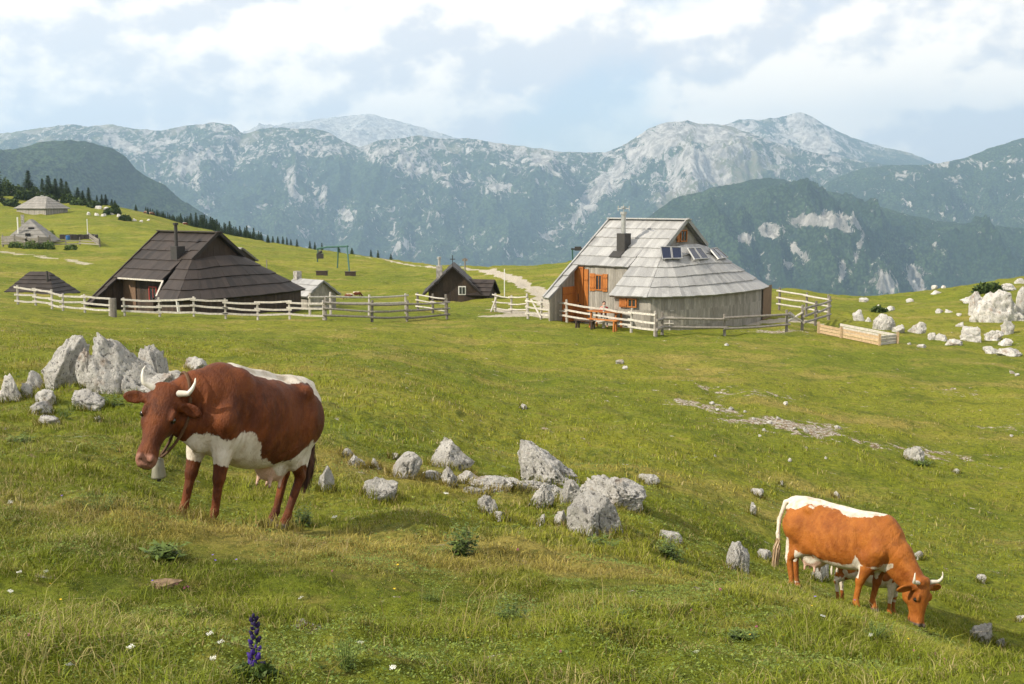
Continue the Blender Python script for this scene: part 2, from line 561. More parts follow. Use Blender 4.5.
def blob(px, py, cx, cy, rx, ry, rot=0):
    c, s = math.cos(R(rot)), math.sin(R(rot))
    dx = px - cx; dy = py - cy
    a = (dx * c + dy * s) / rx; b = (-dx * s + dy * c) / ry
    return np.exp(-(a * a + b * b))


def blobs(px, py, L):
    r = np.zeros_like(px)
    for b in L:
        k = b[5] if len(b) > 5 else 1.0
        rot = b[4] if len(b) > 4 else 0
        r = np.maximum(r, k * blob(px, py, b[0], b[1], b[2], b[3], rot))
    return r


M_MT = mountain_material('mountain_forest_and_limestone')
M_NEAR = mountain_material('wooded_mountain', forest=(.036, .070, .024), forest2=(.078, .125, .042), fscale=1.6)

# hazy high peaks behind, half lost in cloud
mountain('mountains_far', 13500, [(-260, 150), (-100, 148), (0, 146), (120, 150), (200, 146), (235, 136), (262, 128), (300, 122), (335, 118), (372, 114), (395, 120), (430, 130), (470, 141), (560, 160), (700, 175), (1290, 180)],
         3500, 900, M_MT, lambda a, b, z, st, s: .72 + 0 * a, 3, spur=900, amp=.7, jag=18)
mountain('mountain_peak', 10800, [(-260, 190), (600, 185), (650, 150), (690, 129), (715, 126), (735, 120), (760, 119), (780, 116), (795, 111.5), (806, 116), (818, 124), (832, 131), (850, 139), (880, 148), (905, 153), (930, 163), (960, 166), (1000, 166), (1290, 180)],
         3200, 1300, M_MT, lambda a, b, z, st, s: .30 + .5 * blobs(a, b, [(812, 138, 32, 18, 30), (770, 150, 30, 16, 10, .8), (740, 130, 26, 8, 0, .6)]) - .35 * sstep(150, 170, b), 21, spur=700, amp=.6, jag=10,
         alpf=lambda a, b, z, st, s: .35 + 0 * a)


def rock_main(a, b, z, st, s):
    hi = sstep(205, 140, b)
    r = .12 + .30 * hi
    r = np.where(a < 480, r - .08 * sstep(480, 300, a), r)
    r += .55 * blobs(a, b, [(655, 146, 30, 10, -35), (620, 172, 34, 12, -48, .9), (590, 200, 38, 10, -55, 1), (560, 225, 26, 8, -40, .8), (700, 165, 14, 26, 35, .95),
                            (670, 190, 30, 10, -40, .8), (715, 175, 26, 18, 0, .35), (295, 193, 9, 20, -20, .95), (318, 200, 12, 20, 15, .8), (190, 170, 18, 16, 30, .7), (205, 205, 12, 14, 0, .6),
                            (350, 215, 14, 16, 30, .6), (430, 225, 8, 16, 20, .5), (395, 160, 40, 9, 15, .5), (440, 175, 34, 9, 25, .5), (325, 150, 30, 8, 0, .5), (500, 190, 26, 12, 20, .5), (545, 160, 40, 10, 10, .35),
                            (400, 245, 18, 10, 20, .55), (480, 235, 16, 12, 0, .3), (250, 150, 20, 8, 0, .25), (300, 232, 14, 10, 0, .4), (150, 150, 20, 8, 10, .3)])
    r -= .5 * blobs(a, b, [(350, 175, 28, 18, 10), (520, 215, 40, 18, 0, .8), (480, 165, 20, 9, 0, .6), (250, 185, 26, 18, 0, .6), (600, 160, 30, 8, 0, .5), (640, 215, 24, 14, -20, .6), (745, 168, 22, 8, 0, .6)])
    return r


def alp_main(a, b, z, st, s):
    return .12 + .25 * sstep(175, 130, b) + .75 * blobs(a, b, [(735, 170, 44, 20, 0), (690, 190, 40, 16, -25, .9), (750, 178, 40, 8, 8, .9), (680, 135, 24, 8, 0, .7), (640, 205, 16, 14, 0, .3)])


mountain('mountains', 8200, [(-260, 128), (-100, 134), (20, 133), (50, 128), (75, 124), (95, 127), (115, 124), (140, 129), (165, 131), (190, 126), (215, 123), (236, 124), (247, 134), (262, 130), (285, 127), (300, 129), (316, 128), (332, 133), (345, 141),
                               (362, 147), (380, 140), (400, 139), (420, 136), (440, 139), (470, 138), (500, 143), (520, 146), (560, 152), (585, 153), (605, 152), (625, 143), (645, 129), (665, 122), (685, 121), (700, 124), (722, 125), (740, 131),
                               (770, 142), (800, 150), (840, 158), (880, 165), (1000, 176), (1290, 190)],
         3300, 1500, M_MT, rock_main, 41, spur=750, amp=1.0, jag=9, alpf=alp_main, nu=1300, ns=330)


def rock_right(a, b, z, st, s):
    return .10 + .6 * blobs(a, b, [(940, 158, 12, 9, -50, 1), (985, 165, 20, 5, 10, .6), (1012, 160, 10, 6, 0, .9), (905, 175, 18, 4, 0, .6), (965, 178, 18, 4, 0, .4), (1020, 145, 10, 5, 0, .3)])


mountain('mountain_right', 6600, [(-260, 330), (700, 260), (790, 205), (830, 180), (860, 168), (890, 165), (915, 165), (935, 164), (960, 157), (980, 149), (1000, 143), (1024, 136), (1060, 122), (1120, 104), (1290, 90)],
         2600, 1350, M_NEAR, rock_right, 61, spur=560, amp=1.0, jag=9, nu=1000, ns=240, pxr=(560, 1290))


def rock_wood(a, b, z, st, s):
    return -.05 + .95 * blobs(a, b, [(812, 220, 22, 8, 0, 1.0), (835, 222, 26, 10, 5, 1.05), (848, 228, 10, 12, 0, .8), (772, 230, 15, 9, 0, .9), (745, 238, 10, 7, 0, .75), (795, 248, 7, 16, -35, .8), (805, 256, 4, 10, -30, .6), (760, 255, 6, 6, 0, .6),
                                      (768, 270, 5, 9, 0, .6), (858, 250, 5, 20, 15, .85), (842, 272, 4, 18, 12, .8), (885, 283, 13, 20, -20, .95), (915, 280, 8, 20, -25, 1.0), (870, 235, 6, 7, 0, .6), (590, 262, 14, 14, 0, .2),
                                      (790, 265, 8, 5, 0, .5), (878, 255, 8, 4, 0, .3), (1010, 262, 20, 3, 0, .2)])


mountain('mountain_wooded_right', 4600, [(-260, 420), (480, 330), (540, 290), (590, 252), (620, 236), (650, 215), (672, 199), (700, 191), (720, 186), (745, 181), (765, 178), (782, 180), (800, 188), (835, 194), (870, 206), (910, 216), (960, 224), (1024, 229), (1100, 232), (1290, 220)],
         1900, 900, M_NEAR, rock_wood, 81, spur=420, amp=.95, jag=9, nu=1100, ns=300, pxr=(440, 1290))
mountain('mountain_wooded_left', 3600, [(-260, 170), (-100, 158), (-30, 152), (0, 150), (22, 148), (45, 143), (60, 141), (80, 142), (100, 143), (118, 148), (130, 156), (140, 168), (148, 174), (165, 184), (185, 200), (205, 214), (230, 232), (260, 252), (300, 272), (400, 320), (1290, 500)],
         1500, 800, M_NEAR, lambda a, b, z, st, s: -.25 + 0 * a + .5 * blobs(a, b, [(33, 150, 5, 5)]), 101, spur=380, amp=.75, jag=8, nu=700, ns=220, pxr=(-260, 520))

# valley floor reaching past the mountains
v = np.array([[-60000, -20000, -905], [60000, -20000, -905], [60000, 70000, -905], [-60000, 70000, -905]], float)
tag(np_mesh('valley_floor', v, [[0, 1, 2, 3]], simple('valley_floor', (.05, .08, .025), .95, .05)), kind='structure')

# ------------------------------------------------------------------ air
hz_m = bpy.data.materials.new('haze_air'); hz_m.use_nodes = True
nt = hz_m.node_tree; nt.nodes.clear()
out = nt.nodes.new('ShaderNodeOutputMaterial'); vol = nt.nodes.new('ShaderNodeVolumePrincipled')
vol.inputs['Color'].default_value = (.53, .75, 1.0, 1)
vol.inputs['Density'].default_value = 9.0e-5
vol.inputs['Anisotropy'].default_value = .25
nt.links.new(vol.outputs[0], out.inputs['Volume'])
b = MB(); b.box((0, 6000, 150), (21500, 18600, 2114)); hz_o = b.build('haze', hz_m)
tag(hz_o, 'pale blue air veiling the mountains', kind='stuff')

# ------------------------------------------------------------------ light
SUN_EL, SUN_AZ = R(36), R(-116)   # azimuth from +Y towards +X
sd = Vector((math.sin(SUN_AZ) * math.cos(SUN_EL), math.cos(SUN_AZ) * math.cos(SUN_EL), math.sin(SUN_EL)))
sl = bpy.data.lights.new('sun', 'SUN'); sl.energy = 5.0; sl.angle = R(.6); sl.color = (1, .91, .76)
so = bpy.data.objects.new('sun', sl); so.rotation_euler = (-sd).to_track_quat('-Z', 'Y').to_euler(); link(so)
W = bpy.data.worlds.new('World'); SC.world = W; W.use_nodes = True
t = NT.__new__(NT); t.t = W.node_tree; t.n = W.node_tree.nodes; t.l = W.node_tree.links
t.n.clear()
wo = t.n.new('ShaderNodeOutputWorld')
sky = t.n.new('ShaderNodeTexSky'); sky.sky_type = 'NISHITA'; sky.sun_disc = False
sky.sun_elevation = SUN_EL; sky.sun_rotation = SUN_AZ
sky.air_density = 1.0; sky.dust_density = 2.2; sky.altitude = 1600
bg1 = t.n.new('ShaderNodeBackground'); t.l.new(sky.outputs[0], bg1.inputs[0]); bg1.inputs[1].default_value = .125
g = t.n.new('ShaderNodeTexCoord').outputs['Generated']
q = t.map(g, (1, 1, 1.45), loc=(.63, .2, .05))
n1 = t.noise(q, 4.4, 12, .50, dist=.05)
n1b = t.noise(t.map(g, (1, 1, 1.45), loc=(.63 - .012, .2, .05 + .022)), 4.4, 12, .50, dist=.05)
n2 = t.noise(t.map(g, (1, 1, 1.6), loc=(2.3, 1.2, .8)), 1.6, 6, .55)
cov = t.math('ADD', n1, t.math('MULTIPLY', t.math('SUBTRACT', n2, .5), .55))
sep = t.n.new('ShaderNodeSeparateXYZ'); t.l.new(g, sep.inputs[0])
def bank(x0, z0, rx, rz, k):   # a bank of cloud towards one quarter of the sky
    a = t.math('DIVIDE', t.math('SUBTRACT', sep.outputs[0], x0), rx); b_ = t.math('DIVIDE', t.math('SUBTRACT', sep.outputs[2], z0), rz)
    e = t.math('ADD', t.math('MULTIPLY', a, a), t.math('MULTIPLY', b_, b_))
    return t.math('MULTIPLY', t.math('POWER', 2.718, t.math('MULTIPLY', e, -1.0)), k)
cov = t.math('ADD', cov, bank(-.30, .10, .30, .08, .17))
cov = t.math('ADD', cov, .018)
cov = t.math('ADD', cov, bank(.36, .10, .20, .05, .06))
cov = t.math('ADD', cov, bank(.05, .075, .10, .035, -.10))
m = t.ss(cov, .405, .54, .45, 1)
lit = t.ss(t.math('SUBTRACT', n1, n1b), -.03, .04)
cc = t.mix(lit, (.82, .80, .81), (1.34, 1.20, 1.02))
thick = t.ss(n1, .52, .70)
cc = t.mix(t.math('MULTIPLY', thick, .3), cc, (.80, .79, .80))
bg2 = t.n.new('ShaderNodeBackground'); t.put(bg2.inputs[0], cc); bg2.inputs[1].default_value = .93
mx = t.n.new('ShaderNodeMixShader'); t.put(mx.inputs[0], m)
t.l.new(bg1.outputs[0], mx.inputs[1]); t.l.new(bg2.outputs[0], mx.inputs[2]); t.l.new(mx.outputs[0], wo.inputs[0])
W.cycles.sampling_method = 'MANUAL'; W.cycles.sample_map_resolution = 512
SC.view_settings.view_transform = 'Standard'; SC.view_settings.look = 'None'; SC.view_settings.gamma = 1; SC.view_settings.exposure = .42
SC.cycles.volume_bounces = 1; SC.cycles.max_bounces = 6; SC.cycles.diffuse_bounces = 3
SC.cycles.use_denoising = True
SC.render.use_persistent_data = False
print('mountains', time.time() - T0)
# ------------------------------------------------------------------ limestone
def rock_material():
    t = NT('weathered_limestone', .9, .2)
    p = t.pos()
    n1 = t.noise(p, 3.2, 8, .65); n2 = t.noise(p, 14, 8, .75); n3 = t.noise(t.map(p, (1.6, 1.6, .6)), 5, 8, .7, dist=.8)
    c = t.mix(t.ss(n1, .36, .62), (.58, .555, .51), (.80, .77, .72))
    c = t.mix(t.ss(n3, .56, .68, 0, .75), c, (.17, .165, .155))
    c = t.mix(t.ss(n2, .56, .61, 0, .9), c, (.085, .08, .075))
    c = t.mix(t.ss(t.noise(p, 1.7, 5, .6), .58, .68, 0, .55), c, (.34, .21, .12))
    c = t.mix(t.ss(t.noise(p, 30, 3, .6), .60, .70, 0, .5), c, (.72, .70, .66))
    oi = t.n.new('ShaderNodeObjectInfo').outputs['Random']
    c = t.mix(t.ss(oi, 0, 1, .0, .22), c, (.24, .235, .215))
    lich = t.ss(t.noise(p, 7.5, 6, .7), .60, .66, 0, .25)
    c = t.mix(lich, c, (.27, .255, .20))
    t.bump(t.math('ADD', t.math('MULTIPLY', n2, -1), t.math('MULTIPLY', n3, -1.2)), 1, .12)
    return t.color(c)


M_ROCK = rock_material()
_ico = {}


def ico(s):
    if s not in _ico:
        import bmesh
        bm = bmesh.new(); bmesh.ops.create_icosphere(bm, subdivisions=s, radius=1)
        _ico[s] = (np.array([v.co[:] for v in bm.verts]), np.array([[v.index for v in f.verts] for f in bm.faces]))
        bm.free()
    return _ico[s]


def rock_mesh(name, size, seed, sub=4, lean=0., ncut=11, rough=.16, stretch=(1, 1, 1)):
    r = np.random.default_rng(seed)
    V, Fc = ico(sub); V = V.copy()
    d = V.copy()
    # facets: planes that cut the ball
    for i in range(ncut):
        n = r.normal(size=3); n[2] *= .7; n /= np.linalg.norm(n)
        off = r.uniform(.42, .85)
        k = V @ n
        V -= np.outer(np.maximum(k - off, 0), n) * .92
    s = seed * 3.1
    q = d * 1.5
    n1 = fbm(q[:, 0] + s, q[:, 1], q[:, 2], 4, seed, .55, ridged=True) - .6
    n2 = fbm(q[:, 0] * 3 + s, q[:, 1] * 3, q[:, 2] * 2.2, 4, seed + 7, .6, ridged=True) - .6
    pit = sstep(.62, .8, fbm(q[:, 0] * 5 + s, q[:, 1] * 5, q[:, 2] * 4, 3, seed + 9, .5))
    crack = sstep(.88, .975, fbm(q[:, 0] * 1.3 + s + 9, q[:, 1] * 1.3, q[:, 2] * .7, 2, seed + 19, .4, ridged=True))
    bed = np.array([.25, .15, 1.]); st_ = (d @ bed) * 5.5 + 2.5 * fbm(q[:, 0] + 2, q[:, 1], q[:, 2], 3, seed + 27)
    strata = sstep(.25, 0, st_ % 1.0) * (fbm(q[:, 0] * 1.2, q[:, 1] * 1.2, q[:, 2], 2, seed + 33) > .45)
    V *= (1 - .055 * strata)[:, None]
    V *= (1 + rough * 1.9 * n1 + rough * .95 * n2 - .10 * pit * (rough / .16) - .26 * crack)[:, None]
    # no undercut: the buried half is as broad as the waist
    k = np.clip(-V[:, 2], 0, 1); V[:, :2] *= (1 / np.sqrt(np.clip(1 - (k * .82)**2, .2, 1)))[:, None] * .5 + .5
    V[:, 0] += lean * V[:, 2]
    lo, hi = V.min(0), V.max(0)
    V = (V - (lo + hi) / 2) / (hi - lo)
    V = V * np.array(size)
    V[:, 2] += size[2] * .5
    return V, Fc


ROCKN = {}


def rock(name, px, base, w, h, label, group=None, depth=None, lean=0., seed=None, sub=4, sink=.75, Ymin=3, rough=.22, rz=None, tilt=0., ncut=14, Y=None, slope=0.):
    g = gnd(px, Y) if Y else hit(px, base, Ymin)
    sc = g[1] / F * 1.02
    wm = w * sc; hm = h * sc * (1 + sink)
    dm = depth if depth else wm * .8
    seed = seed if seed is not None else int(px * 7 + base * 3)
    V, Fc = rock_mesh(name, (wm, dm, hm), seed, sub, lean, ncut, rough)
    V[:, 2] -= hm * sink / (1 + sink)
    if slope: V[:, 2] = np.where(V[:, 2] > 0, V[:, 2] * (1 + slope * V[:, 0] / (wm / 2)) / (1 + abs(slope) * .55), V[:, 2])
    if tilt:
        c, s_ = math.cos(R(tilt)), math.sin(R(tilt))
        V = V @ np.array([[c, 0, s_], [0, 1, 0], [-s_, 0, c]])
    o = np_mesh(name, V, Fc, M_ROCK, smooth=False)
    o.location = (g[0], g[1] + dm * .38, g[2] + .01)
    if sub >= 5: o.data.polygons.foreach_set('use_smooth', np.ones(len(Fc), bool))
    tag(o, label, 'boulder' if h * sc > .45 else 'rock', group)
    return o


G1 = 'limestone boulders beside the brown cow'
rock('boulder', 62, 387, 46, 54, 'tall grey fin of limestone, leftmost upright of the big outcrop', G1, lean=.25, seed=12, sub=5, ncut=7, rough=.2, slope=.35)
rock('boulder', 84, 389, 18, 40, 'narrow upright slab wedged between the two biggest blocks of the outcrop', G1, seed=5, sub=5, ncut=8)
rock('boulder', 119, 395, 70, 58, 'largest limestone block, peaked on its left and sloping down to the right', G1, lean=-.2, seed=33, sub=6, ncut=8, rough=.18, slope=-.55)
rock('boulder', 149, 383, 32, 36, 'pale boulder behind the sloping right end of the big outcrop', G1, seed=18, sub=5, Ymin=5)
rock('rock', 172, 385, 26, 13, 'low white rock just above the cow\'s forehead', G1, seed=20)
rock('boulder', 154, 400, 36, 24, 'rounded pale boulder between the big outcrop and the cow\'s left horn', G1, seed=41, sub=5)
rock('rock', 194, 372, 24, 14, 'small white boulder peeping over the shoulder of the brown cow', G1, seed=43)
rock('boulder', 9, 403, 30, 28, 'square grey boulder cut by the left edge of the photo', G1, seed=50, sub=5)
rock('rock', 25, 399, 13, 14, 'small grey rock leaning on the square boulder at the edge', G1, seed=52)
rock('boulder', 34, 391, 20, 19, 'jagged pale rock left of the foot of the outcrop', G1, seed=54, lean=-.3)
rock('rock', 43, 406, 24, 15, 'flat split rock in the grass below the jagged rock', G1, seed=56)
rock('rock', 37, 415, 24, 12, 'slanting white slab of stone below the split rock', G1, seed=58, tilt=-14)
rock('rock', 45, 427, 26, 11, 'lowest low grey rock in the grass left of the cow', G1, seed=60)
rock('boulder', 86, 410, 34, 20, 'low angular white rock in front of the big outcrop', G1, seed=62, lean=-.5, tilt=16, sub=5)
rock('rock', 97, 422, 8, 5, 'tiny white stone below the low angular rock', G1, seed=63)
rock('rock', 52, 388, 18, 9, 'flat stone at the foot of the leftmost upright fin', G1, seed=64)
rock('boulder', 325, 492, 20, 24, 'rough grey boulder half hidden behind the tail of the brown cow', G1, seed=65, sub=5)
G2 = 'limestone boulders in the middle of the meadow'
rock('rock', 346, 459, 15, 9, 'small pale rock, first of the row above the slab right of the cow', G2, seed=70)
rock('rock', 356, 467, 19, 10, 'pale wedge of rock in the short row right of the cow', G2, seed=71)
rock('rock', 375, 469, 14, 9, 'small rock touching the right end of the pale wedge', G2, seed=72)
rock('rock', 394, 460, 12, 6, 'flat stone half sunk in grass above the roof shaped rock', G2, seed=73)
rock('boulder', 403, 478, 38, 24, 'roof shaped slab sloping up to a peak on its right', G2, seed=74, lean=.6, sub=5, ncut=7, rough=.1)
rock('rock', 430, 479, 24, 6, 'thin white ledge running right from the roof shaped slab', G2, seed=75)
rock('boulder', 377, 501, 40, 19, 'low bumpy boulder closest to the tail of the brown cow', G2, seed=76, sub=5)
rock('boulder', 450, 469, 50, 31, 'layered grey boulder with a rounded top, highest in the meadow', G2, seed=79, sub=5, lean=-.2, rough=.2, slope=-.3)
rock('rock', 449, 488, 17, 21, 'small upright double rock below the layered boulder', G2, seed=78, sub=5)
rock('rock', 466, 484, 32, 10, 'white ledge between the upright double rock and the long ledge', G2, seed=79)
rock('rock', 491, 492, 48, 12, 'long low white ledge left of the peaked boulder', G2, seed=80, sub=5, rough=.26, ncut=5)
rock('rock', 516, 488, 26, 8, 'thin pale ledge ending at the foot of the peaked boulder', G2, seed=81)
rock('rock', 489, 516, 22, 19, 'ribbed grey rock tipped forward below the long ledge', G2, seed=82, tilt=24, sub=5)
rock('rock', 503, 521, 18, 8, 'low pale tail of stone right of the ribbed rock', G2, seed=83)
rock('boulder', 551, 486, 68, 40, 'large triangular white boulder with a pointed top and dark pits', G2, seed=84, sub=6, lean=-.35, ncut=7, rough=.17, slope=-.5)
rock('boulder', 614, 508, 72, 31, 'long rounded grey boulder behind the squat one', G2, seed=85, sub=6, lean=-.1, slope=-.3)
rock('boulder', 570, 505, 34, 25, 'rusty brown stained rock under the triangular boulder', G2, seed=86, sub=5)
rock('boulder', 541, 510, 28, 25, 'broken grey rock at the lower left foot of the triangular boulder', G2, seed=87, sub=5, rough=.24)
rock('boulder', 598, 535, 62, 40, 'squat round limestone boulder lowest in the middle group', G2, seed=93, sub=6, ncut=10, rough=.13, slope=-.15)
rock('rock', 541, 528, 11, 13, 'small pale egg shaped stone left of the squat boulder', G2, seed=89)
rock('rock', 560, 528, 15, 17, 'small upright rock nearly touching the squat boulder', G2, seed=90)
rock('rock', 650, 485, 24, 9, 'broken white stones in the grass right of the triangular boulder', G2, seed=91, rough=.26)
rock('rock', 529, 491, 36, 8, 'low white slab filling the gap below the left foot of the triangular boulder', G2, seed=141, sub=5, rough=.25)
rock('rock', 556, 499, 34, 12, 'flat overlapping slab between triangular boulder and rusty rock', G2, seed=142, sub=5, rough=.25)
rock('rock', 476, 495, 26, 7, 'thin white slab under the long low ledge', G2, seed=143, sub=5, rough=.25)
rock('rock', 523, 410, 8, 5, 'lone small stone in the meadow above the middle boulders', G2, seed=92)
rock('rock', 671, 545, 28, 11, 'low white stone half buried under a dark shrub', G2, seed=93, rough=.25)
rock('boulder', 738, 572, 26, 29, 'pointed white rock standing behind the rump of the grazing cow', G2, seed=94, sub=5, ncut=9)
rock('rock', 766, 561, 16, 10, 'pair of low white stones between pointed rock and grazing cow', G2, seed=95)
rock('rock', 822, 582, 18, 26, 'dark shaded rock seen under the belly of the grazing cow', G2, seed=97, Ymin=14.8)
rock('rock', 757, 497, 17, 7, 'flat white stone above and left of the grazing cow\'s rump', G2, seed=98)
rock('rock', 753, 515, 9, 12, 'small upright white stone below the flat one', G2, seed=99)
rock('rock', 837, 498, 9, 6, 'small white stone right above the back of the grazing cow', G2, seed=100)
rock('rock', 782, 486, 6, 4, 'tiny white stone uphill of the grazing cow', G2, seed=1001)
rock('boulder', 916, 463, 22, 16, 'lone round white boulder with grass growing up its right side', G2, seed=101, sub=5)
rock('rock', 957, 474, 9, 4, 'small flat stone right of the lone round boulder', G2, seed=102)
rock('rock', 920, 561, 11, 8, 'small grey stone above the neck of the grazing cow', G2, seed=103)
rock('rock', 982, 584, 11, 8, 'small grey stone right of the horns of the grazing cow', G2, seed=104)
rock('rock', 984, 644, 32, 18, 'low grey rock in the bottom right corner of the meadow', G2, seed=105, sub=5, Ymin=11)
rock('rock', 1002, 648, 12, 9, 'small stone at the right end of the low corner rock', G2, seed=106, Ymin=11)
rock('rock', 1021, 622, 9, 6, 'small stone at the right edge above the corner rock', G2, seed=107, Ymin=11)
rock('rock', 620, 364, 9, 4, 'flat white stone in the meadow below the big hut', G2, seed=108)
rock('rock', 625, 370, 6, 4, 'small white stone beside the flat one below the big hut', G2, seed=109)
for i, (a, b, w, h) in enumerate([(786, 405, 7, 4), (712, 405, 8, 4), (731, 410, 10, 4), (770, 424, 9, 4), (779, 420, 8, 4), (806, 432, 7, 5), (838, 428, 10, 3), (718, 411, 6, 3), (754, 420, 7, 3), (764, 431, 6, 3),
                                  (795, 430, 7, 3), (745, 413, 5, 3), (727, 346, 7, 3), (715, 457, 4, 3), (790, 462, 6, 5), (1012, 437, 5, 3), (806, 449, 5, 3), (893, 528, 5, 3), (826, 459, 4, 3), (760, 437, 5, 3)]):
    rock('stone', a, b, w * .7, h * .7, 'pale loose stone on or near the bare patch in the right meadow', 'loose stones on and around the bare patch', seed=200 + i, sub=3, Ymin=12)
G3 = 'rocks on the rise right of the big hut'
RL = [(1002, 322, 58, 40, 'biggest rock outcrop, dark pitted wall at the right edge of the photo', 5), (980, 316, 26, 30, 'left shoulder of the biggest outcrop on the right', 5), (975, 303, 26, 9, 'low ledge on the upper left of the biggest outcrop', 4), (1022, 318, 16, 40, 'right flank of the biggest outcrop cut by the photo edge', 4),
      (918, 334, 21, 15, 'rounded rock with a dark hollow, left in the row right of the huts', 4), (933, 340, 11, 9, 'small white rock right of the hollow one', 4), (944, 341, 15, 9, 'low pair of rocks in the middle of the row', 4), (955, 346, 21, 8, 'flat slab in front of the wedge shaped rock', 4),
      (974, 342, 28, 19, 'wedge shaped boulder, bright on the left and dark on the right', 5), (996, 341, 22, 13, 'slanting ledge below the biggest outcrop', 4), (1009, 335, 14, 19, 'upright pale rock at the foot of the biggest outcrop', 4), (1007, 346, 15, 9, 'low stone below the upright pale rock', 4),
      (993, 354, 17, 9, 'white rock with a notch at the left end of the lowest ledge', 4), (1014, 357, 28, 10, 'long low ledge running out of the photo on the right', 4), (1013, 374, 6, 4, 'left of the two tiny stones at the right edge', 3), (1018, 376, 6, 3, 'right of the two tiny stones at the right edge', 3),
      (860, 321, 15, 14, 'pointed white rock behind the plank trough', 4), (869, 322, 9, 6, 'small stone between pointed rock and dark crumbling rock', 3), (885, 330, 26, 20, 'dark crumbling rock behind the end of the plank trough', 5), (865, 302, 12, 5, 'flat rock on the skyline of the low saddle', 3),
      (938, 294, 13, 4, 'flat rock just below the skyline right of centre of the rise', 3), (892, 311, 12, 6, 'low pale rock half way up the rise', 3), (878, 312, 11, 9, 'pale rock above the dark crumbling one', 3), (911, 302, 9, 4, 'small flat stone high on the rise', 3), (941, 313, 11, 5, 'left one of two flat stones in the middle of the rise', 3),
      (950, 313, 9, 4, 'right one of two flat stones in the middle of the rise', 3), (961, 327, 10, 6, 'white stone above the wedge shaped boulder', 3), (910, 345, 5, 3, 'tiny stone below the hollow rock', 3), (923, 348, 11, 4, 'flat stone in grass below the row of rocks', 3),
      (1010, 291, 22, 9, 'pale ledge above the biggest outcrop beside the dark pine bush', 4), (1021, 284, 12, 7, 'rock on the skyline at the right edge', 3), (977, 295, 6, 4, 'tiny stone left of the dark pine bush', 3), (935, 289, 7, 5, 'pointed stone on the skyline', 3), (944, 288, 5, 3, 'smaller stone right of the pointed one on the skyline', 3),
      (792, 318, 10, 8, 'pale rock just behind the corner fence posts', 3), (900, 333, 14, 10, 'low grey stone right of the crumbling rock', 3), (960, 316, 6, 3, 'tiny stone in the grass left of the biggest outcrop', 3)]
for i, (a, b, w, h, lab, sub) in enumerate(RL):
    w *= .9; h *= .78
    rock('boulder' if h > 12 else 'rock', a, b, w, h, lab, G3, seed=300 + i, sub=sub, Ymin=30, rough=.24)
# bouldery crest far left
FR = [(8, 190, 14, 7), (22, 188, 10, 6), (33, 194, 12, 6), (18, 196, 9, 5), (28, 200, 8, 4), (45, 192, 8, 5), (14, 203, 5, 3), (64, 199, 5, 7), (90, 206, 8, 5), (98, 209, 9, 5), (105, 210, 8, 5), (88, 215, 6, 5), (96, 216, 8, 5), (103, 216, 7, 4), (111, 215, 8, 4), (118, 217, 6, 5), (126, 219, 6, 4),
      (134, 221, 6, 4), (141, 222, 5, 3), (113, 211, 6, 4), (148, 221, 4, 3), (80, 203, 6, 3), (38, 188, 9, 5)]
FR += [(4, 193, 8, 6), (12, 186, 8, 6), (27, 192, 9, 7), (36, 196, 8, 5), (40, 191, 7, 6), (50, 195, 6, 4), (2, 200, 7, 4), (58, 202, 6, 4), (30, 185, 6, 5), (18, 199, 6, 4)]
for i, (a, b, w, h) in enumerate(FR):
    rock('rock', a, b, w * .75, h * .6, ('grey rock in the heap on the far crest above the upper hut' if a < 70 else 'grey rock in the line along the far crest right of the upper hut'), 'rocks on the far left crest ' + ('heap' if a < 70 else 'line'), seed=400 + i, sub=3, Ymin=180)

# ------------------------------------------------------------------ foliage
def leaf_material(name, c1, c2, rough=.7):
    t = NT(name, rough, .2)
    a = t.attr('tone')
    c = t.mix(a, c1, c2)
    t.b.inputs['Subsurface Weight'].default_value = 0
    return t.color(c)


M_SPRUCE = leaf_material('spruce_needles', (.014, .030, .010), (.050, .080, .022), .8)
M_PINE = leaf_material('pine_scrub', (.022, .042, .012), (.075, .110, .028), .8)
M_BARK = simple('bark', (.10, .07, .05), .95)
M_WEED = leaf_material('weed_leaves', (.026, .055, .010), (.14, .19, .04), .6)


def spruce_mesh(seed, H=8., Rb=1.7, dens=1.7):
    r = np.random.default_rng(seed)
    V = []; T = []
    z = .35
    while z < H - .15:
        k = 1 - z / H
        rad = Rb * k**.85 * r.uniform(.60, 1.18) + .08
        nb = max(5, int((9 + 9 * k) * dens))
        for a in r.uniform(0, 2 * np.pi, nb):
            L = rad * r.uniform(.65, 1.15)
            ca, sa = np.cos(a), np.sin(a)
            droop = -.18 * L - .25 * L * r.uniform(0, 1)
            nseg = max(3, int(L / .16))
            for i in range(nseg):
                f = (i + .6) / nseg
                c = np.array([ca * L * f, sa * L * f, z + droop * f * f + .1 * L * f])
                s = .30 * (1.15 - .6 * f) * r.uniform(.7, 1.3)
                d1 = np.array([ca * .8 - sa * r.normal(0, .5), sa * .8 + ca * r.normal(0, .5), -.25 + r.normal(0, .2)]) * s
                d2 = np.array([-sa, ca, r.normal(0, .35)]) * s * .62
                V += [c - d2, c + d2, c + d1]
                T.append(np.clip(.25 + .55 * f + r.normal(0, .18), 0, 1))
        z += .20 + .10 * k
    V += [np.array([-.05, 0, H - .4]), np.array([.05, 0, H - .4]), np.array([0, 0, H])]; T.append(.7)
    V = np.array(V)
    return V, np.arange(len(V)).reshape(-1, 3), np.array(T)


def make_spruce(seed, H, Rb):
    root = empty('spruce_tree')
    V, Fc, T = spruce_mesh(seed, H, Rb)
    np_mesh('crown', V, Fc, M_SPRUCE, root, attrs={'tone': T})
    b = MB(); b.tube([(0, 0, -1.2), (0, 0, H * .5), (0, 0, H * .96)], [.16, .10, .02], 7, .5); b.build('trunk', M_BARK, root)
    return root


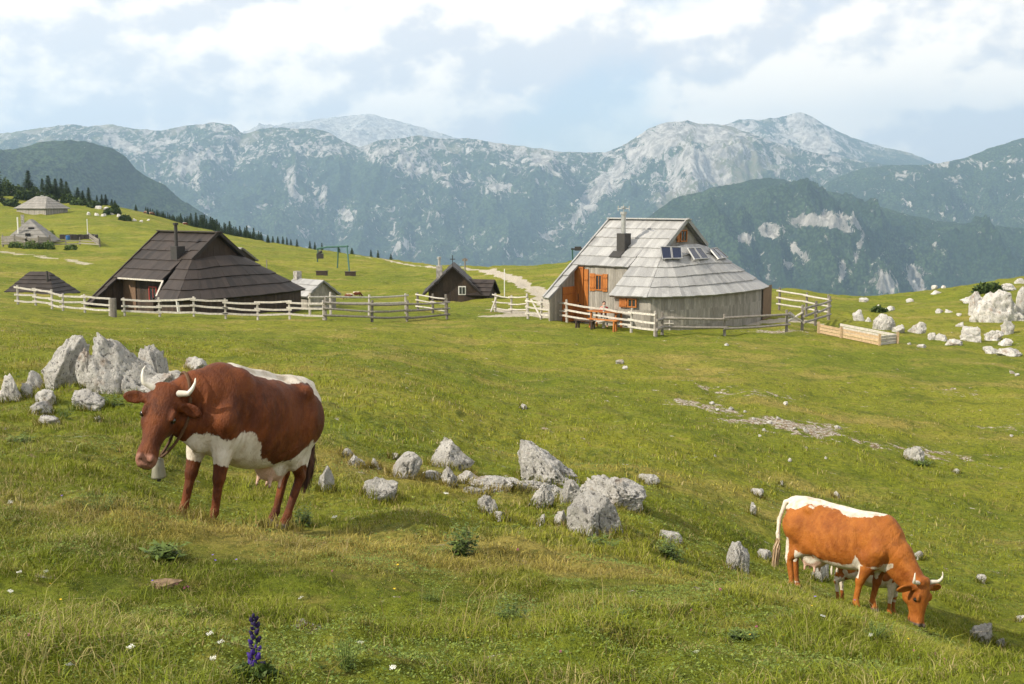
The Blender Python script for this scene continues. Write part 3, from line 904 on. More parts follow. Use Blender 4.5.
def copy_tree(o, parent=None):
    c = o.copy(); COL.objects.link(c)
    if parent is not None: c.parent = parent
    for ch in list(o.children): copy_tree(ch, c)
    return c


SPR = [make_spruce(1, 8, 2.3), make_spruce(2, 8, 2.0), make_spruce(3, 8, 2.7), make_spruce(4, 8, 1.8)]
used_spr = set()
def place_spruce(px, top, Hm, Y, label, group):
    """a spruce whose tip reaches the given image row, standing on the ground at distance Y"""
    k = random.randrange(4)
    o = SPR[k] if k not in used_spr else copy_tree(SPR[k])
    used_spr.add(k)
    g = gnd(px, Y)
    tip = P(px, top, Y)[2]
    s = max((tip - g[2]) / 8, .25)
    w = s * (1.6 if px < 120 else 1.25)
    o.location = (g[0], g[1], g[2] - .05)
    o.scale = (w * random.uniform(.85, 1.1), w * random.uniform(.85, 1.1), s)
    o.rotation_euler = (0, 0, random.uniform(0, 6.28))
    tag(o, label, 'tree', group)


big = [(29, 170, 360, 0), (43, 178, 352, 0), (49, 175, 355, 0), (56, 178, 350, 0), (62, 178, 352, 0), (67, 181, 350, 0), (69, 187, 350, 0), (78, 187, 350, 0), (83, 190, 350, 0), (89, 187, 350, 0), (97, 195, 350, 0), (102, 194, 345, 0), (106, 194, 350, 0), (112, 201, 350, 0), (115, 203, 350, 0)]
names = ['tall pale green spruce standing alone, leftmost tall one on the crest', 'first dark spruce of the tight clump above the upper hut', 'tallest dark spruce of the tight clump above the upper hut', 'third dark spruce in the clump above the upper hut', 'fourth dark spruce in the clump above the upper hut',
         'broad spruce closing the clump above the upper hut on the right', 'low spruce beside the broad one at the clump\'s right end', 'left spruce of the trio right of the clump', 'small middle spruce of the trio right of the clump', 'tall right spruce of the trio', 'first of four little spruces going down the crest', 'second of four little spruces going down the crest',
         'third of four little spruces going down the crest', 'fourth of four little spruces going down the crest', 'tiny spruce ending the group on the crest']
for (a, top, Y, _), lab in zip(big, names):
    place_spruce(a, top, 6.5, 318 + (a * 7 % 9) - (a > 75) * 6, lab, 'spruces on the far left crest')
place_spruce(136, 209, 0, 318, 'lone little spruce between the two groups on the skyline', 'spruces on the far left crest')
place_spruce(-3, 163, 0, 300, 'spruce cut off by the left edge of the photo', 'spruces on the far left crest')
row = []
x = 146
while x < 262:
    skyl = np.interp(x, [146, 160, 200, 240, 262], [226, 229, 233, 240, 246])
    row.append((x, skyl - np.interp(x, [146, 155, 200, 250], [7, 15, 19, 15]) * random.uniform(.6, 1.1), random.uniform(309, 324)))
    x += random.uniform(1.1, 2.5)
for a, tp in [(268, 237), (273, 242), (278, 236), (283, 242), (287, 241), (291, 246), (297, 245), (310, 244), (315, 247), (322, 245), (339, 246), (352, 250), (371, 254), (378, 256), (391, 258), (268, 241)]:
    row.append((a, tp, random.uniform(262, 285)))
for a, tp, Y in row:
    dense = a < 262
    place_spruce(a, tp, 6.0, Y, 'dark spruce in the dense row behind the grassy skyline' if dense else 'small spruce in the thinning row on the skyline left of the lift frame',
                 'dense row of spruces behind the skyline' if dense else 'thin row of small spruces on the skyline')


def bush_mesh(seed, n, size, leaf, flat=.7, up=.4):
    r = np.random.default_rng(seed)
    d = r.normal(size=(n, 3)); d /= np.linalg.norm(d, axis=1)[:, None]
    rad = r.uniform(.35, 1, n)**.5 * (1 + .35 * (vnoise(d[:, 0] * 2 + 5, d[:, 1] * 2, d[:, 2] * 2, seed) - .5) * 2)
    c = d * rad[:, None] * np.array([size[0] / 2, size[1] / 2, size[2]])
    c[:, 2] = np.abs(c[:, 2])
    ax = r.normal(size=(n, 3)); ax[:, 2] += up; ax /= np.linalg.norm(ax, axis=1)[:, None]
    sd_ = np.cross(ax, r.normal(size=(n, 3))); sd_ /= np.linalg.norm(sd_, axis=1)[:, None]
    L = leaf * r.uniform(.6, 1.4, n)[:, None]
    V = np.stack([c - ax * L * .5, c + sd_ * L * .28, c + ax * L * .6, c - sd_ * L * .28], 1).reshape(-1, 3)
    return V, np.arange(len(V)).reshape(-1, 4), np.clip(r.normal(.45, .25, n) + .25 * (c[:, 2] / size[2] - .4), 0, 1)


def bush(name, px, base, w, h, label, cat, mat, group=None, n=500, leaf=None, Ymin=3, seed=None, depth=None):
    g = hit(px, base, Ymin); sc = g[1] / F
    wm, hm = w * sc, h * sc
    V, Fc, T = bush_mesh(seed or int(px + base), n, (wm, depth or wm * .8, hm), leaf or max(.02, hm * .22))
    V[:, 2] -= .02
    o = np_mesh(name, V, Fc, mat, attrs={'tone': T}); o.location = (g[0], g[1] + wm * .25, g[2])
    return tag(o, label, cat, group)


def weed_mesh(seed, w, h, kind):
    r = np.random.default_rng(seed); V = []; T = []
    ns = {0: 30, 1: 40, 2: 26}[kind]; leafn = {0: 11, 1: 5, 2: 8}[kind]
    for s_ in range(ns):
        a = r.uniform(0, 6.283); b0 = np.array([math.cos(a), math.sin(a) * .8, 0]) * w * .5 * r.uniform(0, .55)
        out = np.array([math.cos(a), math.sin(a), 0]) * w * .5 * r.uniform(.2, .7); H_ = h * r.uniform(.45, 1.1) * (1 if kind != 1 else .6)
        tip = b0 + out + np.array([0, 0, H_])
        side = np.array([-math.sin(a), math.cos(a), 0]) * .0022
        V += [b0 - side, b0 + side, tip + side * .5, tip - side * .5]; T.append(.7)
        for k in range(leafn):
            f = (k + .7) / leafn; c = b0 * (1 - f) + tip * f; c[2] = H_ * f**.85
            la = r.uniform(0, 6.283); L = h * {0: .26, 1: .55, 2: .20}[kind] * (1.15 - .6 * f) * r.uniform(.6, 1.3)
            d = np.array([math.cos(la), math.sin(la), r.uniform(-.35, .45)]) * L; sd_ = np.array([-math.sin(la), math.cos(la), r.uniform(-.3, .3)]) * L * {0: .24, 1: .17, 2: .10}[kind]
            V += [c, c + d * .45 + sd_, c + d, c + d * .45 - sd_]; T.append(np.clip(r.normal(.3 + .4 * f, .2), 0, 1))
    V = np.array(V); return V, np.arange(len(V)).reshape(-1, 4), np.array(T)


def weed(px, base, w, h, label, seed):
    g = hit(px, base, 3); sc = g[1] / F
    V, Fc, T = weed_mesh(seed, w * sc, h * sc * 1.15, seed % 3)
    o = np_mesh('leafy_weed', V, Fc, M_WEED, attrs={'tone': T}); o.location = (g[0], g[1] + .05, g[2] - .01)
    return tag(o, label, 'plant', SW)


SH = 'dwarf pines on the far left crest'
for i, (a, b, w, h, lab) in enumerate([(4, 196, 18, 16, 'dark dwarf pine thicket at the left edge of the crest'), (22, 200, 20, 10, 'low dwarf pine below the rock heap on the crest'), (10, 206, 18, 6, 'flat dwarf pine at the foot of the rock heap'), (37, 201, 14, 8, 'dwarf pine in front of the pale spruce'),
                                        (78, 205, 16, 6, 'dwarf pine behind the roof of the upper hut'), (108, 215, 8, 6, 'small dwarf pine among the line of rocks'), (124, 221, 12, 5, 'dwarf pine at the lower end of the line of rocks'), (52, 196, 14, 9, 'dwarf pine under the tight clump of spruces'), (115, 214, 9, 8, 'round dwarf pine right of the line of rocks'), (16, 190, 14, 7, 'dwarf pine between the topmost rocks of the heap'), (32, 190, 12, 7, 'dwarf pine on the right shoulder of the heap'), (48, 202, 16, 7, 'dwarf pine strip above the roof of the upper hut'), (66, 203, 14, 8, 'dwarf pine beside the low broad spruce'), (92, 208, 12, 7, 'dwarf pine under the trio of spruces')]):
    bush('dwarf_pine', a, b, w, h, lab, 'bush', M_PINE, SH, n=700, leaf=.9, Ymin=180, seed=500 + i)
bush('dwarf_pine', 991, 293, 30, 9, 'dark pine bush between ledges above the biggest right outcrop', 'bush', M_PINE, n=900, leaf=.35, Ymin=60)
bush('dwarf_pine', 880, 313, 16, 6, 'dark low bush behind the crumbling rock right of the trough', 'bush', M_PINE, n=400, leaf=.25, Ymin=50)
SW = 'leafy weeds in the pasture'
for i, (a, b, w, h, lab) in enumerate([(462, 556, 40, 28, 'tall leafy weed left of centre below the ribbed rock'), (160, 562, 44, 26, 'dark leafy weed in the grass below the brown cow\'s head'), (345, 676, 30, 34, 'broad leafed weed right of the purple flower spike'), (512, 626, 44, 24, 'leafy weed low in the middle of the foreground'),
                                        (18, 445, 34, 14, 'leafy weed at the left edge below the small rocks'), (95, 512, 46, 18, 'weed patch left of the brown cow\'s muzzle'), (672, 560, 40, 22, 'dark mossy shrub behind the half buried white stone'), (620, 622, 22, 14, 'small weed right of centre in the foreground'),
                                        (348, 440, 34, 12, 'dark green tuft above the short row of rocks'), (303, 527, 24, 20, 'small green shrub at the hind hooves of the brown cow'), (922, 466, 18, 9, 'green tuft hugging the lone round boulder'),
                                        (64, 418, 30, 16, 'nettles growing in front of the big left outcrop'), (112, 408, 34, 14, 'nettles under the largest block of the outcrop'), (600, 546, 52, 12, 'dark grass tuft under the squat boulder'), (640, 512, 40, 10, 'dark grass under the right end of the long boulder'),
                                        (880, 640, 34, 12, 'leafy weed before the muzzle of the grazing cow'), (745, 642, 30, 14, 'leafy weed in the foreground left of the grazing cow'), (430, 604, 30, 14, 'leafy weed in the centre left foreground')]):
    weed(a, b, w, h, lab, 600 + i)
print('rocks', time.time() - T0)
# ------------------------------------------------------------------ wood
def wood_material(name, c_dark, c_light, stain=.35, rough=.75, spec=.3, grain=(9, 9, 1.2)):
    t = NT(name, rough, spec)
    p = t.obj()
    tone = t.attr('tone')
    c = t.mix(tone, c_dark, c_light)
    n = t.noise(t.map(p, grain), 3, 7, .7)
    c = t.mix(t.ss(n, .35, .68, 0, .55), c, tuple(v * .45 for v in c_dark))
    c = t.mix(t.ss(t.noise(p, .8, 6, .65), .5, .72, 0, stain), c, tuple(v * .5 for v in c_dark))
    t.bump(n, .5, .02)
    return t.color(c)


M_SHG = wood_material('silvered_shingle', (.215, .215, .215), (.52, .515, .50), .5, .5, .5)
M_SHB = wood_material('brown_shingle', (.016, .012, .010), (.064, .047, .039), .4, .6, .35)
M_SHF = wood_material('old_grey_shingle', (.20, .19, .175), (.36, .34, .31), .4)
M_WALLG = wood_material('grey_boards', (.24, .22, .19), (.42, .39, .34), .5, grain=(9, 9, 1))
M_WALLB = wood_material('dark_boards', (.034, .024, .018), (.090, .060, .042), .4, grain=(9, 9, 1))
M_RAILG = wood_material('fence_wood', (.36, .33, .29), (.63, .59, .52), .3, grain=(3, 3, 3))
M_RAILD = wood_material('fence_wood_dark', (.13, .115, .10), (.32, .29, .25), .4, grain=(3, 3, 3))
M_NEWW = wood_material('fresh_timber', (.36, .24, .13), (.60, .45, .28), .2, grain=(3, 3, 3))
M_ORANGE = wood_material('orange_stained_wood', (.30, .092, .016), (.56, .205, .042), .4, .5, .4)
M_DARK = simple('dark_opening', (.012, .011, .010), .9)
M_IRON = simple('black_iron', (.035, .032, .030), .6, .4)
M_TIN = simple('tin', (.42, .42, .41), .45, .5, metal=.6)
M_PANE = simple('window_glass', (.03, .035, .04), .12, .8)
M_WHITEP = simple('white_paint', (.70, .69, .66), .6)
M_RED = simple('red_paint', (.35, .05, .04), .6)
M_STONEW = simple('rubble_stone', (.32, .30, .27), .95, var=.4, scale=5)
M_GREENP = simple('green_lift_paint', (.035, .10, .08), .6)
M_CELL = NT('solar_cell', .18, .6)
_p = M_CELL.obj()
M_CELL = M_CELL.color((.012, .018, .045))


def shingles(name, patches, mat, parent, pw=.24, th=.035, seed=1):
    """patches: (U, L, rows) with U(p), L(p) the upper and lower edge of one roof facet; lapped boards in courses"""
    rnd = random.Random(seed)
    mb = MB()
    for U, L, rows in patches:
        U0, U1, L0, L1 = [np.array(x(q), float) for x, q in ((U, 0.), (U, 1.), (L, 0.), (L, 1.))]
        def S(p, q): return np.array(U(p), float) * (1 - q) + np.array(L(p), float) * q
        N = np.cross(S(.6, .5) - S(.4, .5), S(.5, .6) - S(.5, .4)); N /= np.linalg.norm(N) + 1e-9
        if N[2] < 0: N = -N
        # backing skin
        K = 6
        for i in range(K):
            for j in range(4):
                a, b_, c, d = S(i / K, j / 4), S((i + 1) / K, j / 4), S((i + 1) / K, (j + 1) / 4), S(i / K, (j + 1) / 4)
                mb.hexa([x - N * .10 for x in (a, b_, c, d)] + [x - N * .03 for x in (a, b_, c, d)], .15)
        for i in range(rows):
            q0 = i / rows; q1 = (i + 1) / rows
            wid = np.linalg.norm(S(1, (q0 + q1) / 2) - S(0, (q0 + q1) / 2))
            m = max(1, int(round(wid / pw)))
            rowt = rnd.uniform(-.10, .10)
            e = [0]
            for j in range(m): e.append(e[-1] + rnd.uniform(.6, 1.4))
            e = [x / e[-1] for x in e]
            big_ = rnd.uniform(-.1, .1)
            for j in range(m):
                if rnd.random() < .16: big_ = rnd.uniform(-.16, .16)
                p0, p1 = e[j] + .0006, e[j + 1] - .0006
                ov = .05 + rnd.uniform(-.02, .025)
                qa = max(q0 - .02, 0); qb = min(q1 + ov / max(rows * .1, .5) * .1, q1 + .02)
                lift = th * rnd.uniform(.8, 1.25)
                tp = .012
                t_ = min(max(.5 + rowt + big_ + rnd.uniform(-.24, .24), 0), 1)
                A, B, C, D = S(p0, qa), S(p1, qa), S(p1, qb), S(p0, qb)
                top = [A + N * tp, B + N * tp, C + N * (lift + .035), D + N * (lift + .035)]
                bot = [A - N * .02, B - N * .02, C + N * .018, D + N * .018]
                mb.hexa(bot + top, t_)
    return mb.build(name, mat, parent)


def board_wall(name, pts, ztop, zbot, mat, parent, bw=.16, th=.05, seed=1, rows=1):
    """vertical boards along a ground line; ztop may be a function of the run 0..1"""
    rnd = random.Random(seed); mb = MB()
    pts = [np.array(p, float) for p in pts]
    tot = sum(np.linalg.norm(b[:2] - a[:2]) for a, b in zip(pts[:-1], pts[1:])); run = 0
    for a, b in zip(pts[:-1], pts[1:]):
        L = np.linalg.norm(b[:2] - a[:2]); m = max(1, int(L / bw))
        d = (b[:2] - a[:2]) / L; nn = np.array([-d[1], d[0]])
        for j in range(m):
            f0, f1 = j / m, (j + 1) / m
            for k in range(rows):
                zt = [ztop((run + f * L) / tot) if callable(ztop) else ztop for f in (f0, f1)]
                z0 = [zbot + (z - zbot) * k / rows for z in zt]; z1 = [zbot + (z - zbot) * (k + 1) / rows for z in zt]
                off = rnd.uniform(0, .015) + .012 * (rows - k)
                q0 = a[:2] + d * (L * f0 + .004); q1 = a[:2] + d * (L * f1 - .004)
                A = [q0 - nn * th, q1 - nn * th, q1 + nn * off, q0 + nn * off]
                bot = [(*A[0], z0[0]), (*A[1], z0[1]), (*A[2], z0[1]), (*A[3], z0[0])]
                tp = [(*A[0], z1[0] - .003), (*A[1], z1[1] - .003), (*A[2], z1[1] - .003), (*A[3], z1[0] - .003)]
                mb.hexa(bot + tp, rnd.uniform(.1, .9))
        run += L
    return mb.build(name, mat, parent)


class Frame:
    """hut coordinates: a along the ridge towards the gable end, b out of the front slope, z up (metres, world heights)"""
    def __init__(s, R0, R1):
        s.o = R0; g = R1[:2] - R0[:2]; s.L = np.linalg.norm(g); s.g = g / s.L
        s.n = np.array([s.g[1], -s.g[0]])
        if s.n[1] > 0: s.n = -s.n

    def __call__(s, a, b, z):
        q = s.o[:2] + s.g * a + s.n * b
        return np.array([q[0], q[1], z])

    def ang(s): return math.atan2(s.g[1], s.g[0])


def poly(pts):
    """a curve through points, with parameter 0..1 by run"""
    pts = [np.array(p, float) for p in pts]
    d = [0]
    for a, b in zip(pts[:-1], pts[1:]): d.append(d[-1] + max(np.linalg.norm(b - a), 1e-6))
    d = [x / d[-1] for x in d]
    def f(p):
        for i in range(len(pts) - 1):
            if p <= d[i + 1] + 1e-9:
                k = (p - d[i]) / (d[i + 1] - d[i]); return pts[i] * (1 - k) + pts[i + 1] * k
        return pts[-1]
    return f


def herder_hut(name, label, cat, R0, R1, zr, ze, zg, b1, ar, cut_a, cut_b, tip_b, eave, mats, pw, rows, seed, recess=2.7):
    """Velika style oval hut. R0,R1 ridge ends; zr ridge, ze eave, zg ground height; b1 half width at the gable's foot;
    eave: points (a,b) of the skirt edge from the front corner round the gable end to the back"""
    fr = Frame(R0, R1); L = fr.L
    base = fr(L / 2, 0, zg)
    root = empty(name, tuple(base)); tag(root, label, cat)
    O = np.array(base)
    def W(a, b, z): return fr(a, b, z) - O
    bE = eave[0][1]
    def zb(b): return zr - (zr - ze) * abs(b) / bE
    shm, wallm = mats
    z1 = zb(b1)
    pa = []
    r1 = rows[0]; rc = rows[1]; rs = rows[2]
    # front slope above the porch
    pa.append((poly([W(0, 0, zr), W(cut_a, 0, zr)]), poly([W(0, cut_b, zb(cut_b)), W(cut_a, cut_b, zb(cut_b))]), rc))
    # narrow strip running down the far gable edge
    if tip_b:
        pa.append((poly([W(0, cut_b, zb(cut_b)), W(.42, cut_b, zb(cut_b))]), poly([W(-.05, tip_b, zb(tip_b) - .05), W(.30, tip_b, zb(tip_b) - .05)]), 3))
    # front slope beside the gable, then the skirt below it
    pa.append((poly([W(cut_a, 0, zr), W(L, 0, zr)]), poly([W(cut_a, b1, z1), W(L, b1, z1)]), r1))
    ea = [W(a, b, ze + (dz[0] if dz else 0)) for a, b, *dz in eave]
    nf = ar  # index of the corner point closing the front facet
    pa.append((poly([W(cut_a, b1, z1), W(L, b1, z1)]), poly(ea[:nf + 1]), rs))
    # round the corner
    k = .12
    ng = len(ea) - 1
    gb = [W(L + k, b1 - .15, z1), W(L + k, -b1 + .15, z1)]
    pa.append((poly([W(L, b1, z1), gb[0]]), poly(ea[nf:nf + 2]), rs))
    seg = ea[nf + 1:-2]
    m = len(seg) - 1
    for i in range(m):
        u0 = gb[0] * (1 - i / m) + gb[1] * (i / m); u1 = gb[0] * (1 - (i + 1) / m) + gb[1] * ((i + 1) / m)
        bulge = lambda u, f: u + np.array([*(fr.g * .25 * math.sin(math.pi * f)), .22 * math.sin(math.pi * f)])
        pa.append((poly([bulge(u0, i / m), bulge(u1, (i + 1) / m)]), poly([seg[i], seg[i + 1]]), rs))
    pa.append((poly([gb[1], W(L, -b1, z1)]), poly([ea[-3], ea[-2]]), rs))
    # back slope
    pa.append((poly([W(0, 0, zr), W(L, 0, zr)]), poly([W(0, -b1, z1), W(L, -b1, z1)]), r1))
    pa.append((poly([W(L, -b1, z1), W(0, -b1, z1)]), poly([ea[-2], ea[-1]]), rs))
    roof = shingles('roof', pa, shm, root, pw=pw, seed=seed)
    # gable triangle, set back under the rake
    gt = MB()
    m = 9
    for j in range(m):
        c0 = -b1 + 2 * b1 * j / m; c1 = -b1 + 2 * b1 * (j + 1) / m
        h0 = zr - (zr - z1) * abs(c0) / b1 - .10; h1 = zr - (zr - z1) * abs(c1) / b1 - .10
        zz = z1 - .05
        gt.hexa([W(L - .30, c0, zz), W(L - .30, c1 - .01, zz), W(L - .24, c1 - .01, zz), W(L - .24, c0, zz),
                 W(L - .30, c0, max(h0, zz + .02)), W(L - .30, c1 - .01, max(h1, zz + .02)), W(L - .24, c1 - .01, max(h1, zz + .02)), W(L - .24, c0, max(h0, zz + .02))], random.uniform(.2, .8))
    gt.build('gable_wall', wallm, root)
    # the little floor of roof closing the gable's foot
    fl = MB()
    fl.hexa([W(L - .6, b1, z1 - .12), W(L - .6, -b1, z1 - .12), W(L + k, -b1, z1 - .12), W(L + k, b1, z1 - .12), W(L - .6, b1, z1 + .0), W(L - .6, -b1, z1 + .0), W(L + k, -b1, z1 + .0), W(L + k, b1, z1 + .0)], .4)
    fl.build('gable_ledge', shm, root)
    # rake boards and ridge board
    rk = MB()
    for sgn in (1, -1):
        rs_ = MB(); rs_.beam(W(L + .08, 0, zr + .05), W(L + .08, sgn * b1, z1 + .05), .10, .22, .3); rs_.build('rake_board', shm, root)
    rk.beam(W(-.08, 0, zr + .02), W(-.08, cut_b, zb(cut_b) + .02), .10, .20, .6)
    if tip_b: rk.beam(W(-.10, cut_b, zb(cut_b) + .02), W(-.12, tip_b, zb(tip_b) - .02), .10, .20, .6)
    rk.build('rake_board', shm, root)
    rb = MB(); rb.beam(W(-.15, .10, zr + .07), W(L + .22, .10, zr + .07), .30, .07, .75); rb.beam(W(-.15, -.12, zr + .05), W(L + .22, -.12, zr + .05), .30, .07, .65)
    rb.build('ridge_board', shm, root)
    # walls
    ins = .42
    cx = sum(a for a, *_ in eave) / len(eave)
    wp = []
    for a, b, *_ in eave:
        v = np.array([cx - a, -b]); v = v / (np.linalg.norm(v) + 1e-6)
        wp.append(W(a + v[0] * ins, b + v[1] * ins, 0))
    board_wall('wall', wp, ze - zg + .12, -.6, wallm, root, bw=.18, seed=seed + 1, rows=3 if shm is M_SHG else 1)
    zc = zb(cut_b) - zg
    board_wall('porch_wall', [W(.25, recess, 0), W(cut_a + .3, recess, 0), W(cut_a + .3, eave[0][1] - .4, 0)], lambda r_: zb(recess) - zg - .14 if r_ < .6 else max(ze - zg, .2) + .05, -.5, wallm, root, seed=seed + 2)
    if tip_b:
        board_wall('side_wall', [W(.12, -eave[0][1] + .4, 0), W(.12, tip_b - .25, 0)], lambda r_: zb((-eave[0][1] + .4) * (1 - r_) + (tip_b - .25) * r_) - zg - .14, -.6, wallm, root, seed=seed + 3)
    return root, fr, W, zb


def wbox(mb, W, a0, a1, b0, b1_, z0, z1, tone=.5):
    mb.hexa([W(a0, b0, z0), W(a1, b0, z0), W(a1, b1_, z0), W(a0, b1_, z0), W(a0, b0, z1), W(a1, b0, z1), W(a1, b1_, z1), W(a0, b1_, z1)], tone)


# ---- the big silvery hut
K = 1.13
R1_ = P(686.5, 219, 57.2 * K); R0_ = P(611, 220.5, 60.3 * K)
zr = (R0_[2] + R1_[2]) / 2
g0 = gnd(640, 61.5)
zg = min(g0[2], gnd(740, 62)[2]) + .05
ze = P(640, 294.5, 54.5 * K)[2]
S_ = K
eave = [(3.7, 5.3), (5.66, 4.9), (6.75, 3.5), (7.4, 1.5), (7.6, -1.2), (7.4, -3.5), (6.9, -5.0), (0, -5.2)]
eave = [(a * S_, b * S_) for a, b in eave]
hut, fr, HW, zb = herder_hut('alpine_hut', 'large silvery shingled hut with solar panels and orange door on the right', 'hut', R0_, R1_, zr, ze, zg, 2.05 * S_, 1, 3.55 * S_, 3.40 * S_, 5.7 * S_, eave, (M_SHG, M_WALLG), .21, (3, 5, 5), 5, recess=3.68)
O = np.array(hut.location)


def H(a, b, z): return HW(a, b, z)


rec = 3.68
# local helper: position along porch wall from image column
def a_at(px, b):
    best = min(np.linspace(-1, 9, 400), key=lambda a: abs(project(*(HW(a, b, zg) + O))[0] - px))
    return best


def build_window(parent, W, a0, a1, b, z0, z1, frame_m, sgn=1):
    f = MB(); w = .07
    wbox(f, W, a0, a0 + w, b, b + .09 * sgn, z0, z1); wbox(f, W, a1 - w, a1, b, b + .09 * sgn, z0, z1)
    wbox(f, W, a0 + w, a1 - w, b, b + .085 * sgn, z0, z0 + w); wbox(f, W, a0 + w, a1 - w, b, b + .085 * sgn, z1 - w, z1)
    wbox(f, W, (a0 + a1) / 2 - .02, (a0 + a1) / 2 + .02, b + .01, b + .07 * sgn, z0 + w, z1 - w)
    fo = f.build('window', frame_m, parent)
    p = MB(); wbox(p, W, a0 + w, a1 - w, b + .01, b + .04 * sgn, z0 + w, z1 - w); p.build('pane', M_PANE, fo)
    return fo


def shutter(parent, W, a0, a1, b, z0, z1, mat=None, sgn=1):
    f = MB(); n = 4
    for i in range(n):
        x0 = a0 + (a1 - a0) * i / n; x1 = a0 + (a1 - a0) * (i + 1) / n - .008
        wbox(f, W, x0, x1, b, b + .05 * sgn, z0, z1, random.uniform(.3, .9))
    for q in (.2, .8):
        zz = z0 + (z1 - z0) * q
        wbox(f, W, a0 + .02, a1 - .02, b + .052 * sgn, b + .08 * sgn, zz - .04, zz + .04, .3)
    return f.build('shutter', mat or M_ORANGE, parent)


zt = zb(rec) - .2
db = rec + .06
da0, da1 = a_at(575.5, db), a_at(582.5, db)
d = MB(); n = 5
for i in range(n):
    x0 = da0 + (da1 - da0) * i / n; wbox(d, HW, x0, x0 + (da1 - da0) / n - .01, db, db + .07, zg + .02, zt - .12, random.uniform(.2, .6))
door = d.build('door', M_ORANGE, hut)
d = MB(); wbox(d, HW, da0 + .28, da1 - .28, db + .072, db + .10, zg + 1.15, zg + 1.65); d.build('pane', M_PANE, door)
d = MB(); wbox(d, HW, da1 - .16, da1 - .08, db + .072, db + .13, zg + .95, zg + 1.05); d.build('handle', M_IRON, door)
d = MB(); wbox(d, HW, da0 - .10, da0 - .003, db, db + .12, zg, zt - .02, .3); wbox(d, HW, da1 + .003, da1 + .10, db, db + .12, zg, zt - .02, .3); wbox(d, HW, da0, da1, db, db + .11, zt - .115, zt - .02, .3)
d.build('door_frame', M_ORANGE, hut)
# open outer leaves either side of the door
def SW_(a, b, z): return HW(.13 + b, -a, z)
shutter(hut, SW_, -(rec + 1.35), -(rec + .12), .03, zg + .02, zb(rec + 1.35) - .45).name = 'door_leaf'
shutter(hut, HW, da1 + .12, a_at(588.2, db), db, zg + .02, zt - .14).name = 'door_leaf'
w0, w1 = a_at(595, db), a_at(602, db)
wz0, wz1 = zt - 1.35, zt - .42
build_window(hut, HW, w0, w1, db - .02, wz0, wz1, M_ORANGE)
shutter(hut, HW, a_at(589.5, db), w0 - .02, db, wz0 - .05, wz1 + .05); shutter(hut, HW, w1 + .02, a_at(607.5, db), db, wz0 - .05, wz1 + .05)
# low window under the skirt near the front corner
m = (eave[0][0] + .45, eave[0][1] - .30)
fw = MB()
c0 = HW(eave[0][0] + .35, eave[0][1] - .33, zg); c1 = HW(eave[1][0] - .15, eave[1][1] - .27, zg)
dv = (c1 - c0) / np.linalg.norm(c1 - c0); nv = np.array([dv[1], -dv[0], 0]);
if nv[1] > 0: nv = -nv
def LW(a, b, z):
    q = c0 + dv * a + nv * b; return np.array([q[0], q[1], z - O[2]])
build_window(hut, LW, .62, 1.15, .02, ze - .62, ze - .12, M_ORANGE)
shutter(hut, LW, .12, .58, .02, ze - .62, ze - .12)
# gable window with shutters
z1g = zb(2.05 * S_)
def GW(a, b, z): return HW(fr.L - .22 + b, -a, z)
build_window(hut, GW, -.36, .36, .0, z1g + .32, z1g + 1.02, M_ORANGE)
shutter(hut, GW, -.68, -.38, .0, z1g + .32, z1g + 1.02); shutter(hut, GW, .38, .64, .0, z1g + .32, z1g + .95, M_WALLG)
# brown door at the right hand end
q0, q1 = np.array(HW(*eave[6], 0)), np.array(HW(*eave[5], 0))
b = MB()
dd = P(763, 300, 66.5) - O; de = P(771.5, 300, 68.2) - O
b.hexa([(dd[0], dd[1], -.1), (de[0], de[1], -.1), (de[0] + .02, de[1] + .08, -.1), (dd[0] + .02, dd[1] + .08, -.1), (dd[0], dd[1], ze - zg + .05), (de[0], de[1], ze - zg + .05), (de[0] + .02, de[1] + .08, ze - zg + .05), (dd[0] + .02, dd[1] + .08, ze - zg + .05)], .3)
b.build('side_door', wood_material('brown_planks', (.16, .10, .06), (.30, .20, .12)), hut)
# chimney: dark box on the slope, pipe, cap
ch_a = min(((a, bb) for a in np.linspace(0, 4, 40) for bb in np.linspace(.2, 3.4, 40)), key=lambda q: sum((np.array(project(*(HW(*q, zb(q[1])) + O))) - np.array([623.5, 250]))**2))
ca, cb = ch_a; cz = zb(cb)
b = MB(); wbox(b, HW, ca - .28, ca + .28, cb - .38, cb + .26, cz - .15, cz + .95, .2); chim = b.build('chimney', M_IRON, hut)
b = MB(); b.tube([HW(ca, cb, cz + .9) - 0, HW(ca, cb, cz + 2.05)], .14, 10, .5); b.tube([HW(ca, cb, cz + 2.05), HW(ca, cb, cz + 2.2)], [.2, .2], 10); b.build('flue_pipe', M_TIN, chim)
b = MB(); b.tube([HW(ca, cb, cz + 2.2), HW(ca, cb, cz + 2.62)], .022, 6); wbox(b, HW, ca - .42, ca + .42, cb - .02, cb + .02, cz + 2.36, cz + 2.41)
for k_ in (-.4, .38): wbox(b, HW, ca + k_, ca + k_ + .04, cb - .02, cb + .02, cz + 2.24, cz + 2.54)
wbox(b, HW, ca - .12, ca + .12, cb - .12, cb + .12, cz + 2.44, cz + 2.50); b.build('chimney_cap', M_TIN, chim)
b = MB(); b.hexa([HW(ca - .5, cb + .30, zb(cb + .30) + .10), HW(ca + .3, cb + .30, zb(cb + .30) + .10), HW(ca + .3, cb + .75, zb(cb + .75) + .10), HW(ca - .5, cb + .75, zb(cb + .75) + .10),
                  HW(ca - .5, cb + .30, zb(cb + .30) + .13), HW(ca + .3, cb + .30, zb(cb + .30) + .13), HW(ca + .3, cb + .75, zb(cb + .75) + .13), HW(ca - .5, cb + .75, zb(cb + .75) + .13)], .2)
b.build('flashing', M_IRON, chim)


